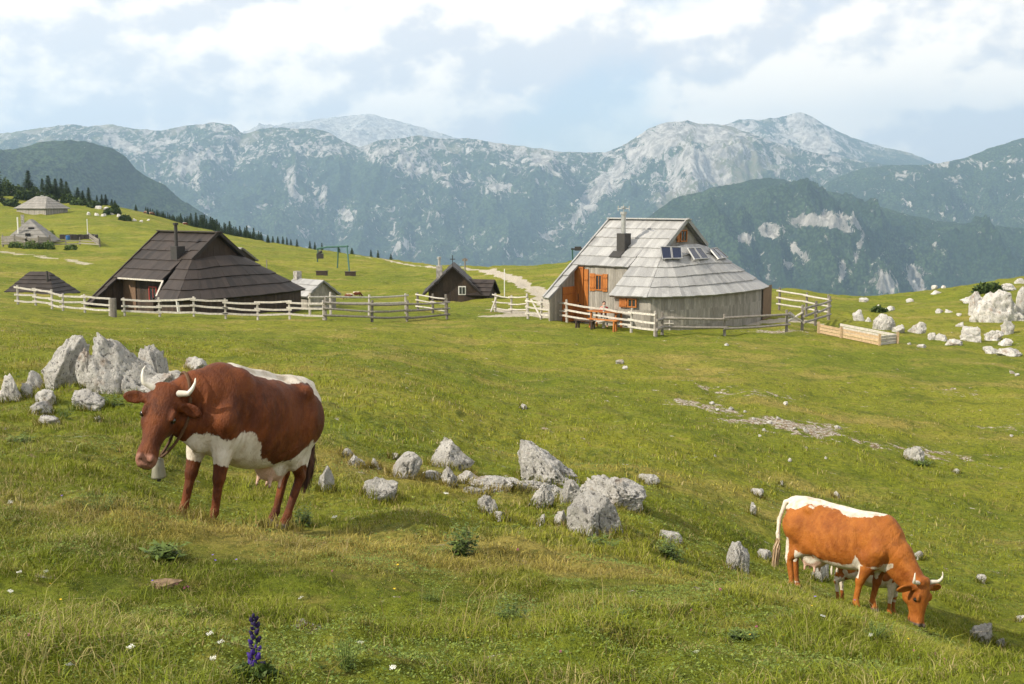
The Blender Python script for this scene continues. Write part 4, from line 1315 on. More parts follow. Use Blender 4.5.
# solar panels, built at their places on the hip
def on_hip(px, py):
    """point of the roof mesh under an image point"""
    dg = bpy.context.evaluated_depsgraph_get()
    return None


def solar(corners, label):
    """corners: four 3D points tl,tr,br,bl; two modules side by side in white frames, held off the roof"""
    root = empty('solar_panel', tuple(corners[3])); tag(root, label, 'solar panel', 'solar panels on the silvery roof')
    tl, tr, br, bl = [np.array(c) - np.array(root.location) for c in corners]
    N = np.cross(tr - tl, bl - tl); N /= np.linalg.norm(N)
    if N[1] > 0: N = -N
    def Q(u, v, w): return (tl * (1 - u) + tr * u) * (1 - v) + (bl * (1 - u) + br * u) * v + N * w
    for u0, u1 in ((0, .49), (.51, 1)):
        f = MB(); e = .03
        def bx(a, b_, c, d_, lo, hi, t_=.5): f.hexa([Q(a, c, lo), Q(b_, c, lo), Q(b_, d_, lo), Q(a, d_, lo), Q(a, c, hi), Q(b_, c, hi), Q(b_, d_, hi), Q(a, d_, hi)], t_)
        bx(u0, u0 + e, 0, 1, 0, .07); bx(u1 - e, u1, 0, 1, 0, .07); bx(u0 + e, u1 - e, 0, .05, 0, .068); bx(u0 + e, u1 - e, .95, 1, 0, .068)
        fo = f.build('module_frame', M_TIN, root)
        f = MB()
        n = 4
        for i in range(n):
            a = u0 + e + (u1 - u0 - 2 * e) * i / n; b_ = u0 + e + (u1 - u0 - 2 * e) * (i + 1) / n - .004
            f.hexa([Q(a, .05, .01), Q(b_, .05, .01), Q(b_, .95, .01), Q(a, .95, .01), Q(a, .05, .045), Q(b_, .05, .045), Q(b_, .95, .045), Q(a, .95, .045)], .5)
        f.build('cells', M_CELL, fo)
    f = MB()
    for u in (.1, .9): f.beam(Q(u, .9, 0), Q(u, .9, -.28), .05, .05)
    f.build('bracket', M_TIN, root)


def ray_roof(px, py, extra=.10):
    o = None
    rf = [c for c in hut.children if c.name.startswith('roof')][0]
    x, y, z = ray(px, py); dv_ = Vector((float(x), float(y), float(z))).normalized()
    mw = Matrix.Translation(hut.location)
    ok, loc, nrm, idx = rf.ray_cast(mw.inverted() @ Vector((0, 0, 0)), dv_)
    if not ok: return None
    L_ = mw @ loc
    return np.array(L_) - np.array(dv_) * extra


bpy.context.view_layer.update()
for cs, lab in [([(660, 247), (681, 247.5), (682, 259), (662, 259.5)], 'solar panel pair lying flat, leftmost of three on the silvery roof'),
                ([(687, 248.5), (700, 248), (709, 259), (694, 260)], 'tilted solar panel pair, middle of three on the silvery roof'),
                ([(709, 249), (716.5, 248), (728, 258), (718, 259.5)], 'solar panel pair seen edge on, rightmost of three on the silvery roof')]:
    mx_, my_ = sum(c[0] for c in cs) / 4, sum(c[1] for c in cs) / 4
    for sh_ in range(0, 14, 2):
        c0_, ca_, cb2_ = ray_roof(mx_ - sh_, my_ + sh_ * .3, 0), ray_roof(mx_ - 4 - sh_, my_ + sh_ * .3, 0), ray_roof(mx_ - sh_, my_ + 5 + sh_ * .3, 0)
        if c0_ is not None and ca_ is not None and cb2_ is not None: break
    nn_ = np.cross(ca_ - c0_, cb2_ - c0_); nn_ /= np.linalg.norm(nn_)
    if nn_[1] > 0: nn_ = -nn_
    pts = []
    for c in cs:
        dd_ = np.array([float(v) for v in ray(*c)]); pts.append(dd_ * (((c0_ + nn_ * .12) @ nn_) / (dd_ @ nn_)))
    ok = [p for p in pts if p is not None]
    if len(ok) < 4:
        base_ = ok[0] if ok else P(cs[0][0], cs[0][1], 64)
        pts = [p if p is not None else P(c[0], c[1], ok[-1][1] if ok else 64) for p, c in zip(pts, cs)]
    solar(pts, lab)

# bench, table and guest on the porch side
def furniture(name, label, cat, px, Y, L, Wd, Hh, mat, bench=False, ang=0.):
    g = gnd(px, Y); root = empty(name, tuple(g), ang); tag(root, label, cat)
    b = MB(); k = 3
    for i in range(k): b.box((0, -Wd / 2 + Wd * (i + .5) / k, Hh - .03), (L, Wd / k - .01, .05), 0, random.uniform(.4, .9))
    b.build('seat' if bench else 'table_top', mat, root)
    for sx in (-1, 1):
        for sy in (-1, 1):
            b = MB(); b.beam((sx * L * .4, sy * Wd * .36, -.1), (sx * L * .4, sy * Wd * .3, Hh - .06), .09, .09, .5); b.build('leg', mat, root)
    return root


fa = fr.ang()
furniture('picnic_table', 'orange wooden table outside the hut door behind the fence', 'table', 606, 60.8, 2.1, .8, .95, M_ORANGE, ang=fa)
furniture('bench', 'orange wooden bench in front of the table by the hut', 'bench', 603, 59.9, 2.0, .34, .55, M_ORANGE, True, ang=fa)
furniture('bench', 'dark low bench at the hut wall left of the table', 'bench', 585, 60.3, 1.3, .34, .45, M_WALLB, True, ang=fa)
# ladder-like rack
g = gnd(664.5, 60.2); root = empty('wooden_ladder', tuple(g)); tag(root, 'short wooden ladder leaning on the wall of the silvery hut', 'ladder')
for sx in (-.28, .28):
    b = MB(); b.beam((sx, 0, -.1), (sx * .9, .35, 2.0 if sx < 0 else 1.6), .07, .07, .7); b.build('rail', M_RAILG, root)
for z in (.35, .7, 1.05, 1.4):
    b = MB(); b.beam((-.36, .2 * z / 1.4, z), (.5, .2 * z / 1.4, z), .07, .06, .8); b.build('rung', M_RAILG, root)

# ---- the brown hut
RB0 = P(160.5, 232, 77.5); RB1 = P(218, 232.5, 74.0)
zrb = (RB0[2] + RB1[2]) / 2
zeb = P(240, 297.5, 71)[2]
zgb = gnd(200, 71)[2] - .1
eb = [(6.2, 5.3), (8.3, 5.25), (8.9, 3.9), (9.1, 1.3), (9.0, -1.5), (8.7, -4.2), (8.1, -5.9), (0, -5.6)]
hb, frb, BW, zbb = herder_hut('alpine_hut', 'dark brown shingled hut behind the white rail fence on the left', 'hut', RB0, RB1, zrb, zeb, zgb, 2.2, 1, 5.1, 3.9, 6.1, eb, (M_SHB, M_WALLB), .30, (3, 5, 4), 9, recess=3.2)
OB = np.array(hb.location)
def ab_at(px, b):
    return min(np.linspace(-1, 9, 400), key=lambda a: abs(project(*(BW(a, b, zgb) + OB))[0] - px))
bb = 3.26
build_window(hb, BW, ab_at(150.5, bb), ab_at(158.5, bb), bb, zgb + .75, zgb + 1.75, M_RED)
f = MB(); wbox(f, BW, ab_at(124.5, bb), ab_at(137, bb), bb, bb + .06, zgb, zbb(3.2) - .3, .9); f.build('door', wood_material('mid_brown_planks', (.11, .065, .04), (.20, .125, .08)), hb)
f = MB(); f.beam(BW(ab_at(120, 3.95), 3.98, zbb(3.9) - .02), BW(5.3, 3.98, zbb(3.9) - .02), .10, .10, .95); f.beam(BW(5.3, 3.98, zbb(3.9) - .02), BW(5.9, 5.0, zeb + .15), .10, .10, .9); f.build('gutter', M_RAILG, hb)
f = MB(); f.beam(BW(8.25, 5.22, zeb + .02), BW(8.35, 5.2, zeb - .75), .2, .06, 1); f.build('corner_board', M_WHITEP, hb)
f = MB(); f.beam(BW(.02, 4.3, zbb(4.3) - .05), BW(-.1, 6.0, zbb(6.0) - .08), .16, .05, 1); f.build('barge_board', M_RAILG, hb)
ca, cb = min(((a, b_) for a in np.linspace(0, 6, 50) for b_ in np.linspace(.2, 3.4, 40)), key=lambda q: sum((np.array(project(*(BW(*q, zbb(q[1])) + OB))) - np.array([177.5, 257]))**2))
cz = zbb(cb)
b = MB(); wbox(b, BW, ca - .32, ca + .32, cb - .4, cb + .28, cz - .15, cz + .75, .2); chb = b.build('chimney', M_IRON, hb)
b = MB(); b.tube([BW(ca - .05, cb, cz + .7), BW(ca - .05, cb, cz + 2.15)], .11, 10); b.tube([BW(ca - .05, cb, cz + 2.15), BW(ca - .05, cb, cz + 2.3)], .17, 10); b.build('flue_pipe', M_IRON, chb)

# ---- smaller huts with plain gabled roofs
def gabled(name, label, px, Y, wid, depth, zwall, ztop, ang, roofm, wallm, over=.3, flare=0., group=None, slope_rows=5, hip=0., seed=3, cat='hut'):
    """gable end faces the camera when ang = 0; local x across, y away"""
    g = gnd(px, Y); root = empty(name, tuple(g), ang); tag(root, label, cat, group)
    w2 = wid / 2
    pa = []
    for s in (-1, 1):
        U = [(0, -over + hip * .0, ztop), (0, depth + over, ztop)]
        Lw = [(s * (w2 + over), -over, zwall - over * .6), (s * (w2 + over), depth + over, zwall - over * .6)]
        if hip: U = [(0, hip, ztop), (0, depth - hip, ztop)]
        pa.append((poly(U), poly(Lw), slope_rows))
    if hip:
        for y0, y1 in ((-over, hip), (depth + over, depth - hip)):
            pa.append((poly([(-.02, y1, ztop), (.02, y1, ztop)]), poly([(-w2 - over, y0, zwall - over * .6), (w2 + over, y0, zwall - over * .6)]), slope_rows))
    shingles('roof', pa, roofm, root, pw=.4, seed=seed)
    board_wall('wall', [(-w2, 0, 0), (w2, 0, 0), (w2, depth, 0), (-w2, depth, 0), (-w2, 0, 0)], zwall, -.8, wallm, root, bw=.25, seed=seed)
    if not hip:
        n = 10
        for yy in (0, depth):
            b = MB()
            for j in range(n):
                c0 = -w2 + wid * j / n; c1 = -w2 + wid * (j + 1) / n - .01
                h0, h1 = [zwall + (ztop - zwall) * (1 - abs(c) / w2) - .08 for c in (c0, c1)]
                b.hexa([(c0, yy - .03, zwall - .02), (c1, yy - .03, zwall - .02), (c1, yy + .03, zwall - .02), (c0, yy + .03, zwall - .02), (c0, yy - .03, h0), (c1, yy - .03, h1), (c1, yy + .03, h1), (c0, yy + .03, h0)], random.uniform(.2, .8))
            b.build('gable_wall', wallm, root)
    return root


# dark gabled hut in the middle
def y_of(py, Y): return float(P(512, py, Y)[2])
Yc = 90.; gc = gnd(453, Yc); sc = Yc / F
C = gabled('alpine_hut', 'dark hut with a steep gable and cross beyond the fence gate, centre left', 453, Yc, 3.9, 5.5, y_of(291, Yc) - gc[2], y_of(266, Yc) - gc[2], R(2), M_SHB, M_WALLB, over=.5, seed=21)
f = MB(); f.box((.75, -.06, 1.05), (.62, .06, .72)); fo = f.build('window', M_WHITEP, C); f = MB()
for sx in (-1, 1): f.box((.75 + sx * .13, -.10, 1.05), (.20, .03, .56))
f.build('pane', M_PANE, fo)
zt_ = y_of(266, Yc) - gc[2]
f = MB(); f.box((0, -.35, zt_ + .45), (.06, .06, .9)); f.box((0, -.35, zt_ + .58), (.42, .055, .06)); f.build('cross', M_IRON, C)
f = MB(); f.box((-1.15, 1.5, zt_ - .8), (.5, .5, 1.5)); fo = f.build('chimney', M_STONEW, C); f = MB(); f.tube([(-1.15, 1.5, zt_ - .1), (-1.15, 1.5, zt_ + .55)], .11, 8); f.tube([(-1.15, 1.5, zt_ + .5), (-1.15, 1.5, zt_ + .68)], .18, 8); f.build('flue_pipe', M_TIN, fo)
gabled('shed', 'low dark shed leaning against the right side of the centre hut', 491, 91., 2.4, 3.0, y_of(292, 91) - gnd(491, 91)[2], y_of(279.5, 91) - gnd(491, 91)[2], R(74), M_SHB, M_WALLB, over=.35, seed=23, slope_rows=4, cat='shed')
# small grey shed
Yd = 82.; gd = gnd(314, Yd)
D_ = gabled('shed', 'small pale shed with a light shingle roof right of the brown hut', 322, Yd, 2.6, 3.0, y_of(293, Yd) - gd[2], y_of(280, Yd) - gd[2], R(48), M_SHG, M_WALLG, over=.3, seed=25, slope_rows=3, cat='shed')
f = MB(); f.box((0, 2.9, y_of(280, Yd) - gd[2] + .1), (.45, .45, .9)); f.build('chimney', M_STONEW, D_)
# small brown hut at the far left
Ye = 93.; ge = gnd(68, Ye)
E_ = gabled('alpine_hut', 'small dark brown hut half hidden behind the left end of the fence', 64, Ye, 3.7, 4.2, y_of(292, Ye) - ge[2], y_of(271.5, Ye) - ge[2], R(83), M_SHB, M_WALLB, over=.3, seed=27, hip=1.25, slope_rows=6)
f = MB(); f.tube([(-.9, .9, 1.0), (-.9, .9, y_of(272, Ye) - ge[2] + .15)], .09, 8); f.build('flue_pipe', M_IRON, E_)
# ridge tip of a hut behind the brown one
gabled('alpine_hut', 'dark roof tip showing behind the right slope of the brown hut', 243, 100, 2.4, 2.6, y_of(259, 100) - gnd(243, 100)[2], y_of(247.5, 100) - gnd(243, 100)[2], R(35), M_SHF, M_WALLB, over=.3, seed=29)
# upper hut on the crest
Yf = 272.; gf = gnd(45, Yf)
F_ = gabled('alpine_hut', 'highest hut on the left hill, grey roof below the spruces', 57, Yf, 6.4, 10.5, y_of(207.5, Yf) - gf[2], y_of(196.5, Yf) - gf[2], R(62), M_SHF, M_WALLG, over=.5, seed=31, hip=3.3, slope_rows=5)
f = MB(); f.tube([(0, 5, y_of(196.5, Yf) - gf[2] - .1), (0, 5, y_of(196.5, Yf) - gf[2] + .25)], .35, 8); f.build('vent', M_TIN, F_)
# second hut with its yard
Yg = 200.; gg = gnd(27, Yg)
G_ = gabled('alpine_hut', 'grey hut in a fenced yard on the left hill, below the highest hut', 28, Yg, 6.6, 7.5, y_of(239, Yg) - gg[2], y_of(219.5, Yg) - gg[2], R(12), M_SHF, M_WALLG, over=.8, seed=33, hip=2.3, slope_rows=6)
f = MB(); f.box((.1, -.1, 1.1), (.9, .1, 1.9)); f.build('door', M_DARK, G_)
f = MB(); f.box((.5, 1.15, y_of(230, Yg) - gg[2]), (1.0, .5, .9)); f.build('window', M_DARK, G_)
f = MB(); f.box((-1.4, 3.4, y_of(221, Yg) - gg[2]), (.5, .5, 2.2)); f.build('chimney', M_STONEW, G_)
for i, (a, b_, w, h, lab) in enumerate([(14, 248, 16, 6, 'green shrub before the yard fence, left of the hut door'), (30, 249, 18, 7, 'green shrub before the yard fence under the hut door'), (46, 249, 14, 8, 'green shrub at the right corner of the yard fence'),
                                         (70, 250, 12, 5, 'green shrub in the grass right of the yard gate'), (51, 239, 8, 7, 'round dark shrub at the right wall of the yard hut')]):
    bush('garden_shrub', a, b_, w, h, lab, 'bush', M_WEED, 'shrubs round the fenced yard on the left hill', n=500, leaf=.35, Ymin=120, seed=700 + i)


# ------------------------------------------------------------------ fences
def fence(label, nodes, rails, post_w, mat, group='rail fences round the huts', cat='fence', h=1.05, rail_h=.10, rail_w=.05, postmat=None, top=None, droop=.03, rnd_tone=(.5, 1), seed=1, round_=False):
    """nodes: (px, Y) posts; rails: heights above ground"""
    random.seed(seed)
    pts = [gnd(a, Y) for a, Y in nodes]
    root = empty('rail_fence', tuple(pts[0])); tag(root, label, cat, group)
    O_ = pts[0]
    for p in pts:
        b = MB(); q = p - O_; hh_ = (top or h) * random.uniform(.95, 1.08)
        tilt = (random.uniform(-.04, .04), random.uniform(-.03, .03))
        b.tube([(q[0], q[1], q[2] - .3), (q[0] + tilt[0], q[1] + tilt[1], q[2] + hh_)], [post_w * .55, post_w * .45], 7, random.uniform(.2, .7), wob=.08)
        b.build('post', postmat or mat, root)
    for a, c in zip(pts[:-1], pts[1:]):
        d = (c - a); dn = d[:2] / np.linalg.norm(d[:2]); off = np.array([dn[1], -dn[0]])
        if off[1] > 0: off = -off
        for z in rails:
            b = MB()
            e0 = a - O_ + np.array([*(off * post_w * .62), z + random.uniform(-.06, .06)]) - np.array([*dn * .15, 0]); e1 = c - O_ + np.array([*(off * post_w * .62), z + random.uniform(-.06, .06)]) + np.array([*dn * .15, 0])
            mid = (e0 + e1) / 2 + np.array([0, 0, -droop * random.uniform(0, 1.5)])
            if round_:
                b.tube([e0, mid, e1], [rail_h * .5, rail_h * .45, rail_h * .4], 7, random.uniform(*rnd_tone), wob=.06)
            else:
                b.beam(e0, mid, rail_w, rail_h, t0 := random.uniform(*rnd_tone)); b.beam(mid, e1, rail_w, rail_h, t0)
            b.build('rail', mat, root)
    return root


fence('pale rail fence from the left edge to the dark gate post, before the brown hut', [(18, 64), (36, 63.5), (52, 63), (63, 62.6), (85, 62.2), (110, 61.6)], (.28, .62, .96), .13, M_RAILG, seed=2)
fence('short dark gate post pair in the left fence before the brown hut', [(112.3, 61.2), (114.8, 61.0)], (), .22, M_RAILD, seed=3, cat='gate post')
fence('long pale rail fence in front of the brown hut', [(125, 61.4), (160, 61.3), (194, 61.2), (226, 61.2), (258, 61.2), (290, 60.8), (324, 60.4)], (.26, .60, .98), .13, M_RAILG, seed=4)
fence('grey heavy rail fence corner between brown hut and path', [(325.5, 60.2), (372, 61.2), (407, 62.4), (447, 64.0)], (.25, .62, 1.02), .15, M_RAILD, seed=5, h=1.25, rail_h=.13, round_=True)
fence('upper pale rail fence rising behind the grey fence corner', [(310, 66), (331, 67), (369, 69), (406, 72)], (.75, 1.15), .16, M_RAILG, seed=6, h=1.35, rail_h=.14, round_=True)
fence('short rail fence with reddish posts closing the pen near the centre hut', [(418, 74), (433, 71), (446, 67)], (.35, .75, 1.1), .17, M_RAILG, seed=7, h=1.25, postmat=M_RAILD, round_=True)
fence('pale rail fence with leaning props at the hut lane, left of the gate', [(495, 73), (511, 72), (527, 70)], (.3, .7, 1.1), .15, M_RAILG, seed=8, h=1.25, round_=True)
fence('long pale rail fence running down past the orange hut door', [(528, 67), (541, 66), (567, 63.5), (603.5, 60.5), (631, 58.6), (655, 57.2)], (.38, .72, 1.08), .15, M_RAILG, seed=9, h=1.25)
fence('grey rail fence below the round wall of the silvery hut', [(656, 57), (662, 57.6), (724.6, 58.6), (786.5, 60.2)], (.42, .92), .16, M_RAILD, seed=10, h=1.15, rail_h=.15, round_=True)
fence('grey rail fence corner turning back at the right of the silvery hut', [(802, 60.8), (815, 65), (828.5, 70)], (.40, .82, 1.2), .17, M_RAILD, seed=11, h=1.4, rail_h=.15, round_=True)
fence('pale rail fence behind the right end of the silvery hut', [(779, 74), (806, 72.5), (828, 71)], (.45, .85, 1.25), .17, M_RAILG, seed=12, h=1.5, rail_h=.13, round_=True, postmat=M_RAILD)
fence('grey plank fence before the yard of the hut on the left hill', [(3, 190), (15, 189), (27, 189), (39, 189), (50, 190)], (.4, .8, 1.2, 1.5), .3, M_RAILD, seed=13, h=1.9, rail_h=.3)
fence('rail fence round the small paddock right of the yard hut', [(52, 196), (66, 197), (80, 197), (100, 193)], (.4, .9), .2, M_RAILD, seed=14, h=1.5, rail_h=.2)
fence('plank fence down the right side of the small paddock', [(100, 193), (95, 205), (88, 218)], (.4, .8, 1.2), .25, M_RAILD, seed=15, h=1.5, rail_h=.3)
# gate braces
for lab, pa_ in [('diagonal pole bracing the gate left of the silvery hut', [(531, 66.8, 1.25), (541, 65.6, .1)]), ('leaning pole at the left end of the lane fence', [(491, 72.5, 0), (497, 73, 1.1)]), ('wooden bar of the gate between grey fence and corner fence', [(787, 60.3, .5), (802, 60.8, 1.0)]),
                 ('second crossing bar of the gate at the right fence corner', [(787, 60.3, 1.0), (802, 60.8, .5)])]:
    q = [gnd(a, Y) + np.array([0, 0, z]) for a, Y, z in pa_]
    b = MB(); b.tube([(0, 0, 0), tuple(q[1] - q[0])], .06, 7, .7); o = b.build('wooden_pole', M_RAILG); o.location = q[0]; tag(o, lab, 'pole')
# plank trough
q = [gnd(818, 60.5), gnd(879, 57.5), gnd(897, 58.2), gnd(840, 62.5)]
O_ = q[0]; root = empty('plank_trough', tuple(O_)); tag(root, 'fresh plank trough or sandbox right of the fence corner', 'trough')
zt_t = max(p[2] for p in q)
for i, (i0_, i1_) in enumerate([(0, 1), (1, 2), (2, 3)]):
    a, c = q[i0_] - O_, q[i1_] - O_
    for k in range(3):
        if i == 0 and k == 1 and False: continue
        b = MB(); z = .08 + k * .17
        b.beam(a + np.array([0, 0, z]), c + np.array([0, 0, z + (.0 if i else 0)]), .05, .14, random.uniform(.3, .9)); b.build('plank', M_NEWW if i == 0 else M_RAILG, root)
for i in (0, 1, 2):
    p_ = q[i] - O_
    b = MB(); b.beam(p_ + np.array([0, -.06, -.2]), p_ + np.array([0, -.06, .62]), .11, .11, .6); b.build('post', M_NEWW, root)
p_ = (q[0] * .62 + q[1] * .38) - O_
b = MB(); b.beam(p_ + np.array([0, -.1, -.2]), p_ + np.array([0, -.1, .6]), .12, .12, .6); b.build('post', M_NEWW, root)
# dark trough by the yard on the left hill
g = gnd(79, 214); b = MB()
for i in range(12): b.box((-3.3 + i * .6, random.uniform(-.1, .1), .5), (.55, .9, random.uniform(.9, 1.2)), random.uniform(-.1, .1), random.uniform(.2, .8))
o = b.build('firewood_stack', M_SHB); o.location = g; tag(o, 'low dark stack of firewood in the small paddock', 'firewood stack')
g = gnd(68, 212); b = MB(); b.tube([(0, 0, -.1), (0, 0, .4), (0, 0, 1.0), (0, 0, 1.05)], [.38, .42, .38, .1], 12); o = b.build('barrel', simple('blue_plastic', (.03, .12, .32), .4)); o.location = g; tag(o, 'blue barrel at the left end of the firewood stack', 'barrel')

# lift frame on the slope
Yl = 150.
root = empty('ski_lift_frame', tuple(gnd(340, Yl))); tag(root, 'green steel frame of a small ski lift on the grassy slope', 'ski lift')
O_ = np.array(root.location)
def Q_(px, py, Y): return P(px, py, Y) - O_
b = MB(); b.tube([Q_(337.5, 268, Yl - 1), Q_(338.2, 247, Yl - 1)], .09, 8); b.build('leg', M_GREENP, root)
b = MB(); b.tube([Q_(349.5, 273, Yl - 6), Q_(347, 246.3, Yl - 3)], .10, 8); b.build('leg', M_GREENP, root)
b = MB(); b.tube([Q_(317.5, 262, Yl + 2), Q_(318, 248, Yl + 2)], .09, 8); b.build('leg', M_GREENP, root)
b = MB(); b.tube([Q_(317, 249, Yl + 2), Q_(327, 247, Yl), Q_(348, 246.3, Yl - 3)], .12, 8); b.build('cross_beam', M_GREENP, root)
b = MB(); b.box(tuple(Q_(320, 256, Yl + 2)), (.9, .5, .7)); b.tube([Q_(318, 253, Yl + 2), Q_(322, 251.5, Yl + 2)], .18, 8); b.build('winch', M_IRON, root)
for px, Y, dx, lab in [(322, 143, 1.7, 'long dark concrete block under the left leg of the lift frame'), (350.5, 143, 1.6, 'small dark block at the right leg of the lift frame')]:
    g = gnd(px, Y); b = MB(); b.box((0, 0, .2), (dx * .8, .9, .6)); b.box((0, 0, .53), (dx * .8 + .2, 1.0, .06)); o = b.build('concrete_block', M_WALLB if dx < 2 else M_STONEW); o.location = g; tag(o, lab, 'block')
# antenna frame behind the hut, sign posts
g = gnd(574, 82)
root = empty('antenna_mast', tuple(g)); tag(root, 'thin green mast frame showing left of the silvery roof', 'mast')
O_ = g
b = MB(); b.tube([(0, 0, -.3), tuple(P(572.3, 248, 82) - O_)], .06, 6); b.build('pole', M_GREENP, root)
b = MB(); b.tube([P(571, 249, 82) - O_, P(583, 249, 82) - O_], .07, 6); b.box(tuple(P(578, 248.6, 82) - O_), (.5, .2, .3)); b.build('cross_arm', M_IRON, root)
for px, py0, py1, Y, r_, m_, lab, nm in [(504.5, 269, 284, 93, .04, M_WHITEP, 'thin white pole standing behind the low dark shed', 'flag_pole'), (465, 258, 268, 150, .10, M_RAILD, 'small signpost beside the path on the skyline', 'signpost'),
                                         (88, 219, 233, 215, .07, M_WHITEP, 'thin white pole above the small paddock', 'flag_pole'), (267, 260, 267, 140, .07, M_RAILD, 'lone marker post on the slope right of the brown hut', 'marker_post'),
                                         (19, 217, 222, 200, .12, M_WHITEP, 'pale pole at the chimney of the yard hut', 'flag_pole')]:
    g = gnd(px, Y); tp = P(px, py0, Y)
    b = MB(); b.tube([(0, 0, -.3), (0, 0, tp[2] - g[2])], r_, 7)
    if nm == 'signpost': b.box((0, 0, (tp[2] - g[2]) * .85), (.7, .1, .35))
    o = b.build(nm, m_); o.location = g; tag(o, lab, 'pole' if nm != 'signpost' else 'signpost')
print('huts', time.time() - T0)
# ------------------------------------------------------------------ cattle and people: one skin grown over a smooth distance field
import openvdb


class Field:
    def __init__(s, lo, hi, h):
        s.lo = np.array(lo, float); s.h = h
        s.n = np.ceil((np.array(hi) - s.lo) / h).astype(int) + 1
        s.D = np.full(s.n, .5, np.float32)
        s.ax = [s.lo[i] + h * np.arange(s.n[i]) for i in range(3)]

    def sub(s, lo, hi, m=.10):
        a = [max(0, int((lo[i] - m - s.lo[i]) / s.h)) for i in range(3)]
        b = [min(s.n[i], int((hi[i] + m - s.lo[i]) / s.h) + 2) for i in range(3)]
        sl_ = tuple(slice(a[i], max(b[i], a[i] + 1)) for i in range(3))
        X = s.ax[0][sl_[0]][:, None, None]; Y = s.ax[1][sl_[1]][None, :, None]; Z = s.ax[2][sl_[2]][None, None, :]
        return sl_, X, Y, Z

    def add(s, sl_, d, k):
        D = s.D[sl_]
        if k > 0:
            h_ = np.clip(.5 + .5 * (D - d) / k, 0, 1)
            s.D[sl_] = D * (1 - h_) + d * h_ - k * h_ * (1 - h_)
        else:
            s.D[sl_] = np.minimum(D, d)

    def cut(s, sl_, d, k):
        D = s.D[sl_]; d = -d
        h_ = np.clip(.5 - .5 * (D - d) / k, 0, 1)
        s.D[sl_] = D * (1 - h_) + d * h_ + k * h_ * (1 - h_)

    def cone(s, a, b, ra, rb, k=.04, sc=None, cut=False):
        """tapered capsule; sc: (x,y,z) stretch of its section about the axis start"""
        a = np.array(a, float); b = np.array(b, float)
        R_ = max(ra, rb) * (max(sc) if sc else 1)
        lo = np.minimum(a, b) - R_; hi = np.maximum(a, b) + R_
        sl_, X, Y, Z = s.sub(lo, hi, k + .03)
        q = np.array(sc if sc else (1, 1, 1), float)
        A = a / q; B = b / q; ab = B - A; L = max(ab @ ab, 1e-9)
        x, y, z = X / q[0] - A[0], Y / q[1] - A[1], Z / q[2] - A[2]
        t_ = np.clip((x * ab[0] + y * ab[1] + z * ab[2]) / L, 0, 1)
        d = np.sqrt((x - t_ * ab[0])**2 + (y - t_ * ab[1])**2 + (z - t_ * ab[2])**2) - (ra + (rb - ra) * t_)
        d = d * q.min()
        (s.cut if cut else s.add)(sl_, d, k)

    def ell(s, c, r, k=.04, M=None, cut=False):
        c = np.array(c, float); r = np.array(r, float); R_ = r.max()
        sl_, X, Y, Z = s.sub(c - R_, c + R_, k + .03)
        x, y, z = X - c[0], Y - c[1], Z - c[2]
        if M is not None:
            M = np.array(M)
            x, y, z = (M[0, 0] * x + M[0, 1] * y + M[0, 2] * z, M[1, 0] * x + M[1, 1] * y + M[1, 2] * z, M[2, 0] * x + M[2, 1] * y + M[2, 2] * z)
        n_ = np.sqrt((x / r[0])**2 + (y / r[1])**2 + (z / r[2])**2)
        m_ = np.sqrt((x / r[0]**2)**2 + (y / r[1]**2)**2 + (z / r[2]**2)**2) + 1e-6
        d = np.where(n_ < 1e-3, -r.min(), n_ * (n_ - 1) / m_)
        (s.cut if cut else s.add)(sl_, d, k)

    def loft(s, o, M, tabl, k=.05, pw=2.2):
        """sections along a local axis: rows (t, top, bottom, halfwidth); M rows are the axis, up and side directions"""
        tabl = np.array(tabl, float); o = np.array(o, float); M = np.array(M, float)
        R_ = .0
        c = [o + M[0] * t_[0] + M[1] * w for t_ in tabl for w in (t_[1], t_[2])]
        c = np.array(c); lo = c.min(0) - tabl[:, 3].max(); hi = c.max(0) + tabl[:, 3].max()
        sl_, X, Y, Z = s.sub(lo, hi, k + .03)
        x, y, z = X - o[0], Y - o[1], Z - o[2]
        t_ = M[0, 0] * x + M[0, 1] * y + M[0, 2] * z
        u = M[1, 0] * x + M[1, 1] * y + M[1, 2] * z
        v_ = M[2, 0] * x + M[2, 1] * y + M[2, 2] * z
        tq = np.linspace(tabl[0, 0], tabl[-1, 0], 200)
        def smooth(col):
            from_ = pchip(tabl[:, 0], col, tq); kk = np.hanning(15); kk /= kk.sum()
            return np.convolve(np.pad(from_, 7, 'edge'), kk, 'valid')
        top, bot, hw = smooth(tabl[:, 1]), smooth(tabl[:, 2]), smooth(tabl[:, 3])
        tc = np.clip(t_, tabl[0, 0], tabl[-1, 0])
        T_ = np.interp(tc, tq, top); B_ = np.interp(tc, tq, bot); H_ = np.interp(tc, tq, hw)
        cc_ = (T_ + B_) / 2; hh_ = np.maximum((T_ - B_) / 2, .01)
        rr_ = (np.abs((u - cc_) / hh_)**pw + np.abs(v_ / H_)**pw)**(1 / pw)
        d = (rr_ - 1) * np.minimum(hh_, H_) * .9
        e = np.abs(t_ - tc)
        d = np.where(e > 0, np.sqrt(np.maximum(d, 0)**2 + e**2) + np.minimum(d, 0) * (e < .01), d)
        s.add(sl_, d, k)

